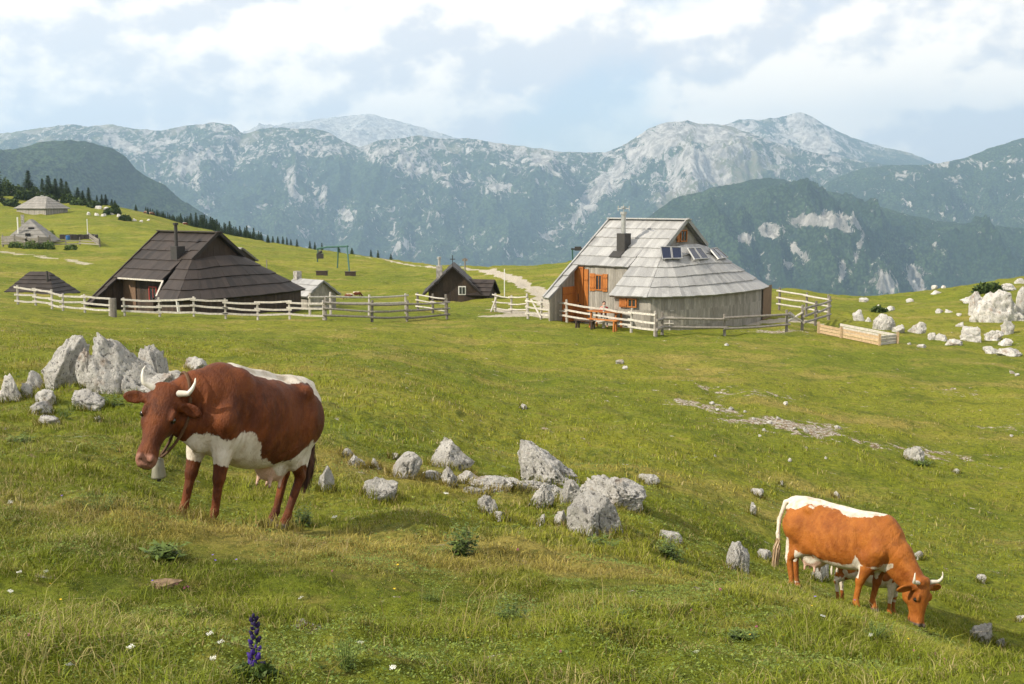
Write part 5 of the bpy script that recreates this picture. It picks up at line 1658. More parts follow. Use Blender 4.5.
    def mesh(s):
        g = openvdb.FloatGrid(.5); g.copyFromArray(s.D.astype(np.float32))
        p, q = g.convertToQuads(0.0)
        V = p * s.h + s.lo
        q = q[:, ::-1]
        a = V[q[:, 0]]; b = V[q[:, 1]]; c = V[q[:, 2]]
        if np.einsum('ij,ij->i', a, np.cross(b, c)).sum() < 0: q = q[:, ::-1]
        # two rounds of smoothing take off the grid's stair steps
        n = len(V)
        e = np.concatenate([q[:, [0, 1]], q[:, [1, 2]], q[:, [2, 3]], q[:, [3, 0]]])
        for it in range(2):
            S = np.zeros((n, 3)); C = np.zeros(n)
            for i, j in ((0, 1), (1, 0)):
                for ax in range(3): S[:, ax] += np.bincount(e[:, i], V[e[:, j], ax], n)
                C += np.bincount(e[:, i], minlength=n)
            V = V * .5 + .5 * S / np.maximum(C, 1)[:, None]
        return V, q


def unit(v): v = np.array(v, float); return v / np.linalg.norm(v)


def build_cow(name, label, cat, group, head_o, head_dir, head_up, h=.012, legs=None, coat=None, udder=True, slim=1., tail=None, seed=1, horn_len=1., white=None, head_scale=1., ear=1., hw=1.):
    """local axes: x forward, y to the cow's left, z up; metres of a cow 1.38 m at the withers"""
    Fd = Field((-1.15, -.75, -.12), (1.95, .95, 1.75), h)
    body = [(-.84, 1.24, 1.02, .05), (-.80, 1.31, .92, .11), (-.72, 1.355, .80, .19), (-.58, 1.385, .70, .25), (-.42, 1.385, .62, .285), (-.20, 1.345, .55, .335), (.05, 1.335, .52, .355),
            (.30, 1.35, .55, .325), (.50, 1.385, .60, .265), (.64, 1.375, .64, .215), (.76, 1.30, .70, .165), (.84, 1.20, .80, .12)]
    body = [(a, b, c, d * slim) for a, b, c, d in body]
    Fd.loft((0, 0, 0), np.eye(3)[[0, 2, 1]], body, 0, 2.35)
    for y in (-1, 1):
        Fd.ell((-.44, y * .235 * slim, 1.265), (.065, .045, .05), .08)      # hook bones
        Fd.ell((-.77, y * .10, 1.19), (.06, .05, .06), .06)               # pin bones
        Fd.cone((.47, y * .14, 1.26), (.64, y * .20 * slim, .90), .10, .115, .06)   # shoulder blade
        Fd.cone((.64, y * .19 * slim, .92), (.50, y * .19 * slim, .78), .11, .10, .06)
        Fd.ell((-.58, y * .19 * slim, 1.02), (.21, .11, .22), .07)
    # spine
    Fd.cone((-.75, 0, 1.345), (.45, 0, 1.345), .035, .04, .06)
    ho = np.array(head_o, float); hd = unit(head_dir); hu = np.array(head_up, float); hu = unit(hu - hd * (hu @ hd)); hs = np.cross(hd, hu)
    s_ = head_scale
    def hp(a, b, c): return ho + (hd * a + hu * b + hs * c) * s_
    # neck
    nb = hp(.02, -.10, 0); nl = hp(.14, -.20, 0)
    Fd.cone((.58, 0, 1.16), (.58 + (nb[0] - .58) * .5, nb[1] * .45, 1.18 + (nb[2] - 1.14) * .5), .20 * slim, .155, .08)
    Fd.cone((.58 + (nb[0] - .58) * .5, nb[1] * .45, 1.18 + (nb[2] - 1.14) * .5), nb, .155, .115, .07)
    Fd.cone((.72, 0, .90), (.72 * .45 + nl[0] * .55, nl[1] * .5, .90 * .45 + nl[2] * .55), .15 * slim, .105, .08)
    Fd.cone((.72 * .45 + nl[0] * .55, nl[1] * .5, .90 * .45 + nl[2] * .55), nl, .105, .085, .07)
    dl = .72 * .5 + nl[0] * .5
    Fd.cone((.74, 0, .70), (dl, nl[1] * .5, (.78 + nl[2]) / 2 - .06), .065, .035, .08, sc=(1, .55, 1))   # dewlap
    # head
    MH = np.array([hd, hu, hs])
    Fd.loft(ho, MH, [(r_[0], r_[1], r_[2], r_[3] * (1 + (hw - 1) * (1 if r_[0] < .3 else .6))) for r_ in [(-.05 * s_, .0, -.10 * s_, .06 * s_), (0, .03 * s_, -.16 * s_, .095 * s_), (.06 * s_, .05 * s_, -.19 * s_, .108 * s_), (.14 * s_, .055 * s_, -.225 * s_, .112 * s_), (.21 * s_, .05 * s_, -.225 * s_, .112 * s_), (.30 * s_, .042 * s_, -.19 * s_, .082 * s_),
                     (.38 * s_, .035 * s_, -.155 * s_, .068 * s_), (.45 * s_, .035 * s_, -.14 * s_, .076 * s_), (.50 * s_, .02 * s_, -.135 * s_, .074 * s_), (.535 * s_, -.01 * s_, -.115 * s_, .052 * s_)]], .05, 2.3)
    for c in (-1, 1):
        Fd.ell(hp(.160, .028, c * .095 * hw), np.array((.045, .016, .020)) * s_, .03, MH)            # brow
        Fd.ell(hp(.19, -.008, c * .120 * hw), np.array((.026, .016, .010)) * s_, .012, MH, cut=True)    # eye socket
        Fd.ell(hp(.518, .008, c * .042), np.array((.020, .016, .014)) * s_, .010, MH, cut=True)    # nostril
        Fd.ell(hp(.49, .028, c * .045), np.array((.03, .018, .022)) * s_, .02, MH)
        Fd.ell(hp(.19, -.15, c * .085), np.array((.08, .07, .035)) * s_, .04, MH)                   # jaw
        # ear
        e0 = hp(.055, -.03, c * .105); e1 = hp(.055 + .05 * ear, -.075, c * .20); e2 = hp(.095, -.07, c * .335)
        side = unit(hs * c * .95 + hd * .13 - hu * .12); en = unit(hu * .75 + hd * .45 - side * (side @ (hu * .75 + hd * .45))); ee = np.cross(side, en)
        Fd.cone(e0, hp(.065, -.045, c * .15), .034 * s_, .034 * s_, .03)
        Fd.ell(hp(.072, -.055, c * .225), np.array((.112, .062, .022)) * s_ * ear, .02, np.array([side, ee, en]))
        Fd.ell(hp(.072, -.055, c * .228) + en * .022 * s_, np.array((.090, .044, .017)) * s_ * ear, .008, np.array([side, ee, en]), cut=True)
    Fd.ell(hp(-.02, -.01, 0), np.array((.05, .05, .09 * hw)) * s_, .04, MH)                           # poll
    Fd.cone(hp(.475, -.095, -.07), hp(.475, -.095, .07), .006 * s_, .006 * s_, .012, cut=True)    # mouth
    Fd.cone(hp(.50, -.088, -.05), hp(.505, -.088, .05), .010 * s_, .010 * s_, .012, cut=True)
    Fd.cone(hp(.44, -.125, 0), hp(.50, -.118, 0), .045 * s_, .04 * s_, .03)
    # legs: (hip/shoulder, elbow/stifle, knee/hock, fetlock, toe) ; order FL FR RL RR
    legs = legs or {}
    def fore(y, dx=0, dz=0, kx=0):
        sh = np.array((.56, y * .165 * slim, .80)); kn = np.array((.56 + dx * .55 + kx, y * .15, .44 + dz * .5)); fe = np.array((.56 + dx * .95, y * .145, .145 + dz)); to = np.array((.60 + dx, y * .145, .035 + dz))
        Fd.cone(sh, (sh * .55 + kn * .45), .13, .086, .05, sc=(1.1, .85, 1)); Fd.cone(sh * .55 + kn * .45, kn, .086, .058, .03)
        Fd.ell(kn, (.062, .056, .07), .02); Fd.cone(kn, fe + (-.005, 0, .03), .048, .038, .02); Fd.ell(fe, (.045, .042, .045), .02)
        Fd.cone(fe, to + (0, 0, .045), .036, .044, .02)
        for q in (-1, 1): Fd.cone(to + (-.015, q * .022, .035), to + (.03, q * .024, -.005), .033, .036, .01)
    def hind(y, dx=0, dz=0):
        hp_ = np.array((-.56, y * .17 * slim, .98)); st = np.array((-.40 + dx * .3, y * .19 * slim, .76 + dz * .3)); ho_ = np.array((-.70 + dx * .7, y * .15, .50 + dz * .7)); fe = np.array((-.63 + dx, y * .145, .145 + dz)); to = np.array((-.585 + dx, y * .145, .035 + dz))
        Fd.cone(hp_, st, .20, .125, .07, sc=(1, .72, 1)); Fd.cone((-.68, y * .14, .98), (-.62 + dx * .4, y * .15, .66), .13, .075, .06, sc=(1, .75, 1))
        Fd.cone(st, st * .45 + ho_ * .55, .115, .068, .05, sc=(1, .75, 1)); Fd.cone(st * .45 + ho_ * .55, ho_, .068, .048, .03)
        Fd.cone((-.72 + dx * .5, y * .15, .72), ho_ + (-.035, 0, .02), .045, .026, .03)
        Fd.ell(ho_, (.058, .042, .06), .02); Fd.cone(ho_, fe + (0, 0, .03), .049, .038, .02); Fd.ell(fe, (.046, .042, .045), .02)
        Fd.cone(fe, to + (0, 0, .045), .036, .044, .02)
        for q in (-1, 1): Fd.cone(to + (-.015, q * .022, .035), to + (.03, q * .024, -.005), .033, .036, .01)
    fore(1, *legs.get('FL', ())); fore(-1, *legs.get('FR', ())); hind(1, *legs.get('RL', ())); hind(-1, *legs.get('RR', ()))
    # flank fold
    for y in (-1, 1): Fd.cone((-.36, y * .22 * slim, .78), (-.18, y * .24 * slim, .66), .05, .03, .06)
    if udder:
        Fd.ell((-.36, 0, .575), (.20, .155, .15), .05)
        for x_ in (-.29, -.44):
            for y in (-1, 1): Fd.cone((x_, y * .075, .48), (x_ + .005, y * .085, .385), .024, .015, .02)
    tl = tail or [(-.82, 0, 1.30), (-.90, 0, 1.20), (-.915, .0, .95), (-.90, .01, .70), (-.89, .01, .60)]
    for a, b in zip(tl[:-1], tl[1:]): Fd.cone(a, b, .032, .024, .025)
    V, q = Fd.mesh()
    # muscle and hide unevenness
    n_ = fbm(V[:, 0] * 3.1 + 3, V[:, 1] * 3.1, V[:, 2] * 3.1, 3, seed) - .5
    cen = np.stack([V[:, 0], V[:, 1] * .1, .95 + 0 * V[:, 2]], -1)
    dv_ = V - cen; dv_ /= np.linalg.norm(dv_, axis=1)[:, None] + 1e-6
    tor = sstep(-.8, -.6, V[:, 0]) * sstep(.75, .55, V[:, 0]) * sstep(.55, .7, V[:, 2])
    ribs = np.sin(V[:, 0] * 46 + V[:, 2] * 6) * sstep(-.15, 0, V[:, 0]) * sstep(.42, .3, V[:, 0]) * sstep(.75, .9, V[:, 2]) * sstep(1.25, 1.1, V[:, 2])
    hip = np.exp(-(((V[:, 0] + .44) / .16)**2 + ((V[:, 2] - 1.12) / .16)**2))      # hollow before the hip
    flank = np.exp(-(((V[:, 0] + .27) / .11)**2 + ((V[:, 2] - 1.12) / .13)**2)) + .6 * np.exp(-(((V[:, 0] + .66) / .07)**2 + ((V[:, 2] - 1.15) / .12)**2))
    scap = np.exp(-(((V[:, 0] - .38 + (V[:, 2] - 1.) * .25) / .045)**2)) * sstep(.75, .9, V[:, 2]) * sstep(1.32, 1.2, V[:, 2])
    V = V + dv_ * (n_ * .045 * tor + .0042 * ribs * tor - .024 * flank * tor - .018 * scap * tor)[:, None]
    nk = sstep(.66, .74, V[:, 0]) * (V[:, 2] > .6)      # folds of skin on the neck
    fold = np.maximum(0, np.sin((V[:, 0] * .8 - V[:, 2] * .35) * 58 + 4 * n_))**3 * nk * sstep(.0, .06, np.abs(V[:, 1]))
    V = V - dv_ * (fold * .006)[:, None]
    hv = V - ho
    ha, hb_, hc = hv @ hd / s_, hv @ hu / s_, hv @ hs / s_
    inhead = (ha > -.06) & (ha < .62) & (np.abs(hb_) < .30) & (np.abs(hc) < .36)
    wn = fbm(V[:, 0] * 5 + 7, V[:, 1] * 5, V[:, 2] * 5, 5, seed + 2) - .5
    w = white(V, wn, inhead, ha, hb_, hc)
    nose = np.where(inhead, sstep(.455, .485, ha + .02 * wn) * sstep(-.11, -.06, hb_) , 0)
    hoof = sstep(.085, .06, V[:, 2])
    inner = np.zeros(len(V))
    if udder:
        inner = sstep(.64, .60, V[:, 2]) * (np.abs(V[:, 0] + .36) < .22) * (np.abs(V[:, 1]) < .13) * sstep(.36, .42, V[:, 2])
        leg_excl = 1.0
    eyer = np.where(inhead, np.exp(-(((ha - .19) / .034)**2 + ((hb_ + .008) / .026)**2)) * (np.abs(hc) > .07), 0)
    noshole = np.where(inhead, np.exp(-(((ha - .523) / .018)**2 + ((hb_ - .008) / .016)**2 + ((np.abs(hc) - .042) / .014)**2)) * 1.3, 0)
    mouth = np.where(inhead & (ha > .42), np.exp(-((hb_ + .09) / .012)**2), 0)
    root = empty(name)
    tag(root, label, cat, group)
    np_mesh('body', V, q, coat, root, smooth=True, attrs={'white': w, 'nose': nose, 'hoof': hoof, 'udder': inner, 'dark': np.clip(eyer * .8 + noshole + mouth, 0, 1)})
    # eyes
    for c in (-1, 1):
        Ve, Fe = ico(3); o = np_mesh('eye', Ve * .023 * s_, Fe, M_EYE, root, smooth=True); o.location = hp(.188, -.002, c * .1015 * hw)
    # horns
    for c in (-1, 1):
        b = MB(); L = horn_len
        ctl = [hp(-.005, -.005, c * .075), hp(-.015, .01, c * .13), hp(-.03 * L, .04 * L, c * (.13 + .07 * L)), hp(-.085 * L, .075 * L, c * (.13 + .105 * L)), hp(-.15 * L, .085 * L, c * (.13 + .115 * L)), hp(-.205 * L, .075 * L, c * (.13 + .105 * L))]
        f_ = [poly(ctl)(i / 13) for i in range(14)]
        rad = [(.022 * (1 - (i / 13)**1.5) + .004) * s_ for i in range(14)]
        b.tube(f_, rad, 10, .5); o = b.build('horn', M_HORN, root, smooth=True)
    return root, hp, tl


M_EYE = simple('eye', (.012, .008, .006), .08, .8)
_t = NT('horn', .4, .4); _p = _t.obj()
M_HORN = _t.color(_t.mix(_t.ss(_t.noise(_p, 5, 4), .42, .58), (.72, .68, .58), (.55, .50, .42)))


def coat_material(name, base, dark, light):
    t = NT(name, .55, .22)
    p = t.obj()
    big = t.noise(p, 2.2, 5, .55); fine = t.noise(t.map(p, (1, 1, .45)), 60, 4, .7); mid = t.noise(t.map(p, (1, 1, .6)), 11, 6, .6)
    c = t.mix(t.ss(big, .35, .65), dark, base)
    c = t.mix(t.ss(mid, .42, .68, 0, .45), c, light)
    c = t.mix(t.ss(fine, .45, .75, 0, .45), c, dark)
    c = t.mix(t.ss(t.noise(p, 5.5, 7, .68), .52, .70, 0, .5), c, tuple(v * .55 for v in dark))
    wh = t.mix(t.ss(mid, .4, .7), (.66, .60, .51), (.47, .39, .29))
    wm = t.ss(t.math('ADD', t.attr('white'), t.math('MULTIPLY', t.math('SUBTRACT', t.noise(t.map(p, (1, 1, .6)), 16, 8, .75), .5), 1.5)), .40, .60)
    c = t.mix(wm, c, wh)
    c = t.mix(t.attr('udder'), c, (.60, .40, .31))
    c = t.mix(t.attr('nose'), c, (.27, .13, .09))
    c = t.mix(t.attr('dark'), c, (.035, .018, .012))
    c = t.mix(t.attr('hoof'), c, (.10, .085, .07))
    t.bump(t.math('ADD', fine, mid), .8, .016)
    t.b.inputs['Sheen Weight'].default_value = .0
    return t.color(c)


COAT1 = coat_material('red_brown_coat', (.145, .036, .007), (.070, .017, .0045), (.225, .064, .012))
COAT2 = coat_material('orange_brown_coat', (.350, .112, .016), (.225, .064, .010), (.45, .165, .030))


def white1(V, wn, inh, ha, hb_, hc):
    x, y, z = V.T
    top = sstep(.045, .10, z - (1.385 - .75 * np.abs(y) * np.interp(x, [-.8, -.5, .2, .5], [.22, .5, 1.3, 1.1])) - .015 + .10 * wn) * sstep(.62, .50, x)
    top = sstep(.19, .08, np.abs(y - .01) + .22 * wn + .03 * (x > .1)) * (z > 1.2) * sstep(.58, .50, x)
    top = np.maximum(top, sstep(-.50, -.58, x + .1 * wn) * sstep(1.16, 1.22, z + .12 * wn) * sstep(.25, .21, np.abs(y)))
    line = np.interp(x, [-.9, -.6, -.5, -.3, -.05, .12, .25, .36, .48, .60, .72, .85, 1.0], [.80, .84, .78, .64, .58, .62, .78, .86, .84, .76, .76, .76, .74])
    bel = sstep(.07, -.07, z - line + .20 * wn) * (z > .40)
    leg_f = (x > .30) & (x < .85)
    bel = np.where(leg_f & (np.abs(y) > .06), bel * sstep(.50, .58, z + .1 * wn), bel)
    leg_r = (x < -.50)
    bel = np.where(leg_r, bel * sstep(.54, .62, z + .14 * wn), bel)
    bel = np.where(x > 1.02, 0, bel)
    w = np.maximum(top, bel)
    w = np.where(x < -.86, 0, w)
    return np.where(inh & (ha > -.02) & (x > .85), 0, np.clip(w, 0, 1))


def white2(V, wn, inh, ha, hb_, hc):
    x, y, z = V.T
    lim = np.interp(x, [-.9, -.75, -.55, -.35, -.1, .2, .45, .62], [1.15, 1.20, 1.285, 1.30, 1.30, 1.29, 1.33, 1.36])
    top = sstep(-.05, .05, z - lim + .20 * wn) * sstep(.66, .56, x)
    line = np.interp(x, [-.6, -.45, -.1, .2, .30, .36, .42, .50, .75, .9], [.62, .64, .60, .60, .64, .80, .72, .67, .74, .76])
    bel = sstep(.06, -.06, z - line + .16 * wn) * (z > .48) * (x > -.55) * (x < 1.0)
    bel = np.where((x > .42) & (x < .8) & (np.abs(y) > .09), bel * sstep(.64, .67, z), bel)
    band = np.exp(-((z - (.80 - (x - .28) * .75)) / .032)**2) * (x > .2) * (x < .75) * (y < 0) * (z < .86) * 0.0
    tail = (x < -.84) * 1.0
    rl = sstep(-.64, -.70, x + .05 * wn) * (z < .8) * (z > .42) * .9 + (z < .16) * (x < -.3) * .5
    w = np.maximum.reduce([top, bel, band, tail, rl])
    w = w * sstep(.82, .74, x + .35 * wn)
    return np.where(inh & (x > .9), 0, np.clip(w, 0, 1))


def white_calf(V, wn, inh, ha, hb_, hc):
    x, y, z = V.T
    a = sstep(.03, -.03, z - .82 + .3 * wn) * (z > .30) * (wn > -.10)
    return np.where(inh, sstep(.05, .03, np.abs(hc)) * (ha > .05), np.clip(a, 0, 1))


def brush(parent, a, L, mat, rr=.05, sway=(0, 0)):
    """hair at the tail's end, built of many strands in one mesh"""
    r = np.random.default_rng(5); V = []; a = np.array(a, float)
    for i in range(260):
        o = a + r.normal(0, .012, 3); ang = r.uniform(0, 6.28); sp_ = rr * r.uniform(.1, 1)
        e = a + np.array([math.cos(ang) * sp_ + sway[0], math.sin(ang) * sp_ + sway[1], -L * r.uniform(.55, 1)])
        m_ = (o + e) / 2 + np.array([math.cos(ang), math.sin(ang), 0]) * sp_ * .5
        w_ = np.array([-math.sin(ang), math.cos(ang), 0]) * .006
        V += [o - w_, o + w_, m_ + w_, m_ - w_, m_ - w_, m_ + w_, e + w_ * .3, e - w_ * .3]
    V = np.array(V)
    return np_mesh('tail_brush', V, np.arange(len(V)).reshape(-1, 4), mat, parent, attrs={'tone': r.uniform(0, 1, len(V) // 4)})


M_BRUSHD = leaf_material('dark_tail_hair', (.030, .014, .010), (.11, .05, .028), .6)
M_BRUSHL = leaf_material('fair_tail_hair', (.30, .19, .10), (.52, .40, .27), .6)

# ---- brown cow on the left, looking at the camera
cow1, hp1, tl1 = build_cow('cow', 'large red-brown cow with white back and horns, facing the camera on the left', 'cow', None,
                           head_o=(1.13, -.12, 1.07), head_dir=(.27, .12, -.95), head_up=(.757, .634, .28), coat=COAT1, white=white1, seed=3, h=.0112, head_scale=1.15, hw=1.18, horn_len=.66, ear=.82,
                           legs={'FL': (-.06, 0), 'FR': (.05, 0), 'RL': (.06, 0), 'RR': (-.10, 0)}, tail=[(-.82, 0, 1.30), (-.89, 0, 1.20), (-.90, .03, .95), (-.885, .05, .78)])
brush(cow1, (-.885, .05, .80), .46, M_BRUSHD, .075)
c1p = gnd(236, 9.55)
yaw1 = math.atan2(-math.sin(R(60)), -math.cos(R(60)))
cow1.location = (c1p[0], c1p[1], c1p[2] - .02)
cow1.rotation_euler = (0, 0, yaw1)
cow1.scale = (.89, .92, 1.03)


def on_slope(o, yaw, x0=.55, x1=-.6, sc=1., extra=0, kz=0):
    """tilt the animal so that fore and hind feet rest on the ground"""
    f = np.array([math.cos(yaw), math.sin(yaw)]); p = np.array(o.location[:2])
    a = p + f * x0 * sc; b = p + f * x1 * sc
    za, zb_ = hz(*a), hz(*b)
    pit = math.atan2(za - zb_, (x0 - x1) * sc)
    l = np.array([-f[1], f[0]]); rr_ = math.atan2(hz(*(p + l * .16 * sc)) - hz(*(p - l * .16 * sc)), .32 * sc) * .6
    o.rotation_mode = 'ZYX' if False else 'XYZ'
    M = Matrix.Rotation(yaw, 4, 'Z') @ Matrix.Rotation(-pit * (1 - extra), 4, 'Y') @ Matrix.Rotation(rr_, 4, 'X')
    o.rotation_euler = M.to_euler()
    o.location[2] = zb_ * (x0 / (x0 - x1)) + za * (-x1 / (x0 - x1)) - .045 + kz
    return pit


on_slope(cow1, yaw1, extra=.15)
bpy.context.view_layer.update()


def world_of(o, p): return np.array(o.matrix_world @ Vector(p))


# the bell and its strap hang from the cow: a thing of its own
M_BELL = simple('bell_metal', (.24, .23, .17), .55, .4, metal=.2)
M_STRAP = simple('leather_strap', (.09, .045, .02), .7)
bp = np.array(hp1(.26, -.30, -.05))
bw = P(158, 458, float(world_of(cow1, hp1(.30, -.22, 0))[1])); cb_ = empty('cow_bell', tuple(bw)); tag(cb_, 'grey metal cow bell hanging under the jaw of the red-brown cow', 'cow bell')
cb_.rotation_euler = (0, 0, yaw1 + .5)
b = MB()
n = 14
def ring(z, rx, ry): return [(rx * math.cos(2 * math.pi * k / n), ry * math.sin(2 * math.pi * k / n), z) for k in range(n)]
prof = [(.0, .030, .022), (-.015, .060, .042), (-.08, .068, .050), (-.15, .078, .058), (-.165, .080, .060), (-.16, .072, .052), (-.02, .05, .034)]
pts = [p for z, a, c in prof for p in ring(z, a, c)]
b.poly(pts, [(i * n + k, i * n + (k + 1) % n, (i + 1) * n + (k + 1) % n, (i + 1) * n + k) for i in range(len(prof) - 1) for k in range(n)] + [tuple(range(n))])
b.build('bell_body', M_BELL, cb_, smooth=True)
b = MB(); b.tube([(0, 0, -.05), (0, 0, -.19)], .008, 6); b.tube([(0, 0, -.175), (0, 0, -.20)], .017, 8); b.build('clapper', M_IRON, cb_)
b = MB()
cpts = []
body1 = [c for c in cow1.children if c.name.startswith('body')][0]
cen_ = np.array(hp1(.10, -.20, 0)); axn = unit(np.array(hp1(.03, -.10, 0)) * .5 + np.array(hp1(.14, -.2, 0)) * .5 - np.array((.60, 0, 1.05)))
sd1 = unit(np.cross(axn, (0, 0, 1.))); ud1 = np.cross(sd1, axn)
cen_ = (np.array(hp1(.03, -.10, 0)) + np.array(hp1(.14, -.2, 0))) / 2 - axn * .20
for k in range(33):
    a_ = 2 * math.pi * k / 32
    dr = ud1 * math.cos(a_) + sd1 * math.sin(a_)
    ok, loc, nr, ix = body1.ray_cast(Vector(cen_), Vector(dr))
    q_ = np.array(loc) + dr * .012 if ok else cen_ + dr * .2
    qw = world_of(cow1, q_) - np.array(cb_.location); wk = max(0., -dr[2])**3
    cpts.append(qw * (1 - wk))
Rz = Matrix.Rotation(-(yaw1 + .5), 3, 'Z')
cpts = [tuple(Rz @ Vector(p)) for p in cpts]
b.tube(cpts, .014, 6); b.build('strap', M_STRAP, cb_)

# ---- grazing cow on the right
yaw2 = R(-42)
cow2, hp2, tl2 = build_cow('cow', 'orange-brown cow with a white back stripe grazing head down on the right', 'cow', None,
                           head_o=(1.24, -.04, .61), head_dir=(.0, .06, -.99), head_up=(.90, -.42, .0), coat=COAT2, white=white2, seed=8, h=.0125, head_scale=1.16, horn_len=.7,
                           legs={'FL': (-.05, 0), 'FR': (-.17, 0, -.05), 'RL': (-.02, 0), 'RR': (.06, 0)}, tail=[(-.80, 0, 1.33), (-.90, -.01, 1.26), (-.94, -.05, 1.0), (-.90, -.11, .80), (-.86, -.14, .68)])
brush(cow2, (-.87, -.14, .72), .40, M_BRUSHL, .06)
c2p = gnd(832, 14.2)
cow2.location = tuple(c2p); cow2.scale = (.955,) * 3
on_slope(cow2, yaw2, extra=-.1)

# ---- calf behind it
yaw3 = R(-38)
calf, hp3, tl3 = build_cow('calf', 'small brown and white calf hidden behind the grazing cow', 'calf', None,
                           head_o=(1.20, -.12, .92), head_dir=(.30, -.12, -.9), head_up=(.8, -.3, .3), coat=COAT2, white=white_calf, seed=12, h=.018, slim=.8, udder=False, horn_len=.2)
calf.scale = (.62, .62, .66)
c3p = gnd(866, 15.0)
calf.location = tuple(c3p); on_slope(calf, yaw3, sc=.62, extra=.2)
for ch in list(calf.children):
    if ch.name.startswith('horn'): bpy.data.objects.remove(ch)

# ---- far cattle: copies of a coarser cow
far0, _, _ = build_cow('cow', 'reddish cow', 'cow', 'tiny far cattle', head_o=(1.27, 0, .62), head_dir=(.15, 0, -.95), head_up=(.9, 0, .1), coat=COAT1, white=white2, seed=8, h=.035)
spots = [(151.5, 'tiny far cow on the skyline above the brown hut\'s ridge, middle', 308, .65, .6), (145.5, 'tiny far cow on the skyline, left beside the rocks', 308, .6, 2.6), (185, 'tiny far cow on the skyline right above the brown hut\'s chimney', 300, .65, .3),
         (349, 'tiny far cow lying low behind the upper rail of the grey fence corner', 100, .42, 2.9), (357, 'second tiny far cow beside it behind the grey fence corner', 101, .40, .2)]
for i, (px, lab, Y, s_, yw) in enumerate(spots):
    o = far0 if i == 0 else copy_tree(far0)
    g = gnd(px, Y); o.location = (g[0], g[1], g[2] - (.0 if Y > 200 else .1)); o.rotation_euler = (0, 0, yw); o.scale = (s_,) * 3 if Y > 200 else (s_, s_, s_)
    tag(o, lab, 'cow', 'tiny far cattle')

# ---- guest at the table
g = gnd(603.5, 61.4)
Fp = Field((-.5, -.5, -.1), (.5, .6, 1.5), .022)
Fp.cone((0, 0, .62), (0, -.04, 1.05), .15, .17, .05, sc=(1.1, .75, 1)); Fp.cone((-.17, -.03, 1.08), (.17, -.03, 1.08), .07, .07, .05)
Fp.cone((0, -.04, 1.12), (0, -.05, 1.25), .055, .055, .03); Fp.ell((0, -.07, 1.33), (.085, .10, .125), .02)
for s_ in (-1, 1):
    Fp.cone((s_ * .20, -.03, 1.06), (s_ * .26, -.10, .84), .055, .045, .03); Fp.cone((s_ * .26, -.10, .84), (s_ * .08, -.30, .88), .043, .032, .02); Fp.ell((s_ * .07, -.33, .88), (.04, .05, .03), .02)
    Fp.cone((s_ * .09, -.02, .60), (s_ * .11, -.38, .58), .085, .065, .04); Fp.cone((s_ * .11, -.38, .58), (s_ * .11, -.36, .12), .06, .04, .03); Fp.ell((s_ * .11, -.43, .06), (.045, .11, .045), .02)
Fp.ell((0, -.175, 1.32), (.014, .018, .02), .015)
V, q = Fp.mesh()
shirt = sstep(.66, .70, V[:, 2]) * sstep(1.17, 1.14, V[:, 2]) * (V[:, 1] > -.22); trou = sstep(.70, .66, V[:, 2]) * sstep(.12, .16, V[:, 2])
t = NT('guest_skin_and_clothes', .8, .2)
c = t.mix(t.attr('shirt'), (.50, .30, .22), (.45, .06, .07)); c = t.mix(t.attr('trou'), c, (.05, .06, .09))
per = empty('person', tuple(g), R(10)); tag(per, 'person in a red shirt sitting at the orange table by the hut', 'person')
np_mesh('body', V, q, t.color(c), per, smooth=True, attrs={'shirt': shirt, 'trou': trou})
Ve, Fe = ico(3); Ve = Ve * (.095, .105, .10) + (0, -.045, 1.375); o = np_mesh('hair', Ve, Fe, simple('hair', (.05, .03, .02), .7), per, smooth=True)
print('cows', time.time() - T0)
# ------------------------------------------------------------------ grass
def grass_material():
    t = NT('grass_blades', .7, .15)
    p = t.pos()
    c = meadow_colour(t, p)
    tone = t.attr('tone'); dry = t.attr('dry')
    k = t.ss(tone, 0, 1, .55, 1.5)
    c = t.mix(1, c, t.mix(0, k, k), 'MULTIPLY')
    c = t.mix(dry, c, t.mix(tone, (.30, .21, .09), (.50, .43, .21)))
    tr = t.n.new('ShaderNodeBsdfTranslucent'); t.put(tr.inputs[0], c)
    m = t.n.new('ShaderNodeMixShader'); m.inputs[0].default_value = .30
    t.color(c)
    o = t.n['Material Output']
    t.l.new(t.b.outputs[0], m.inputs[1]); t.l.new(tr.outputs[0], m.inputs[2]); t.l.new(m.outputs[0], o.inputs[0])
    return t.m


M_GRASS = grass_material()


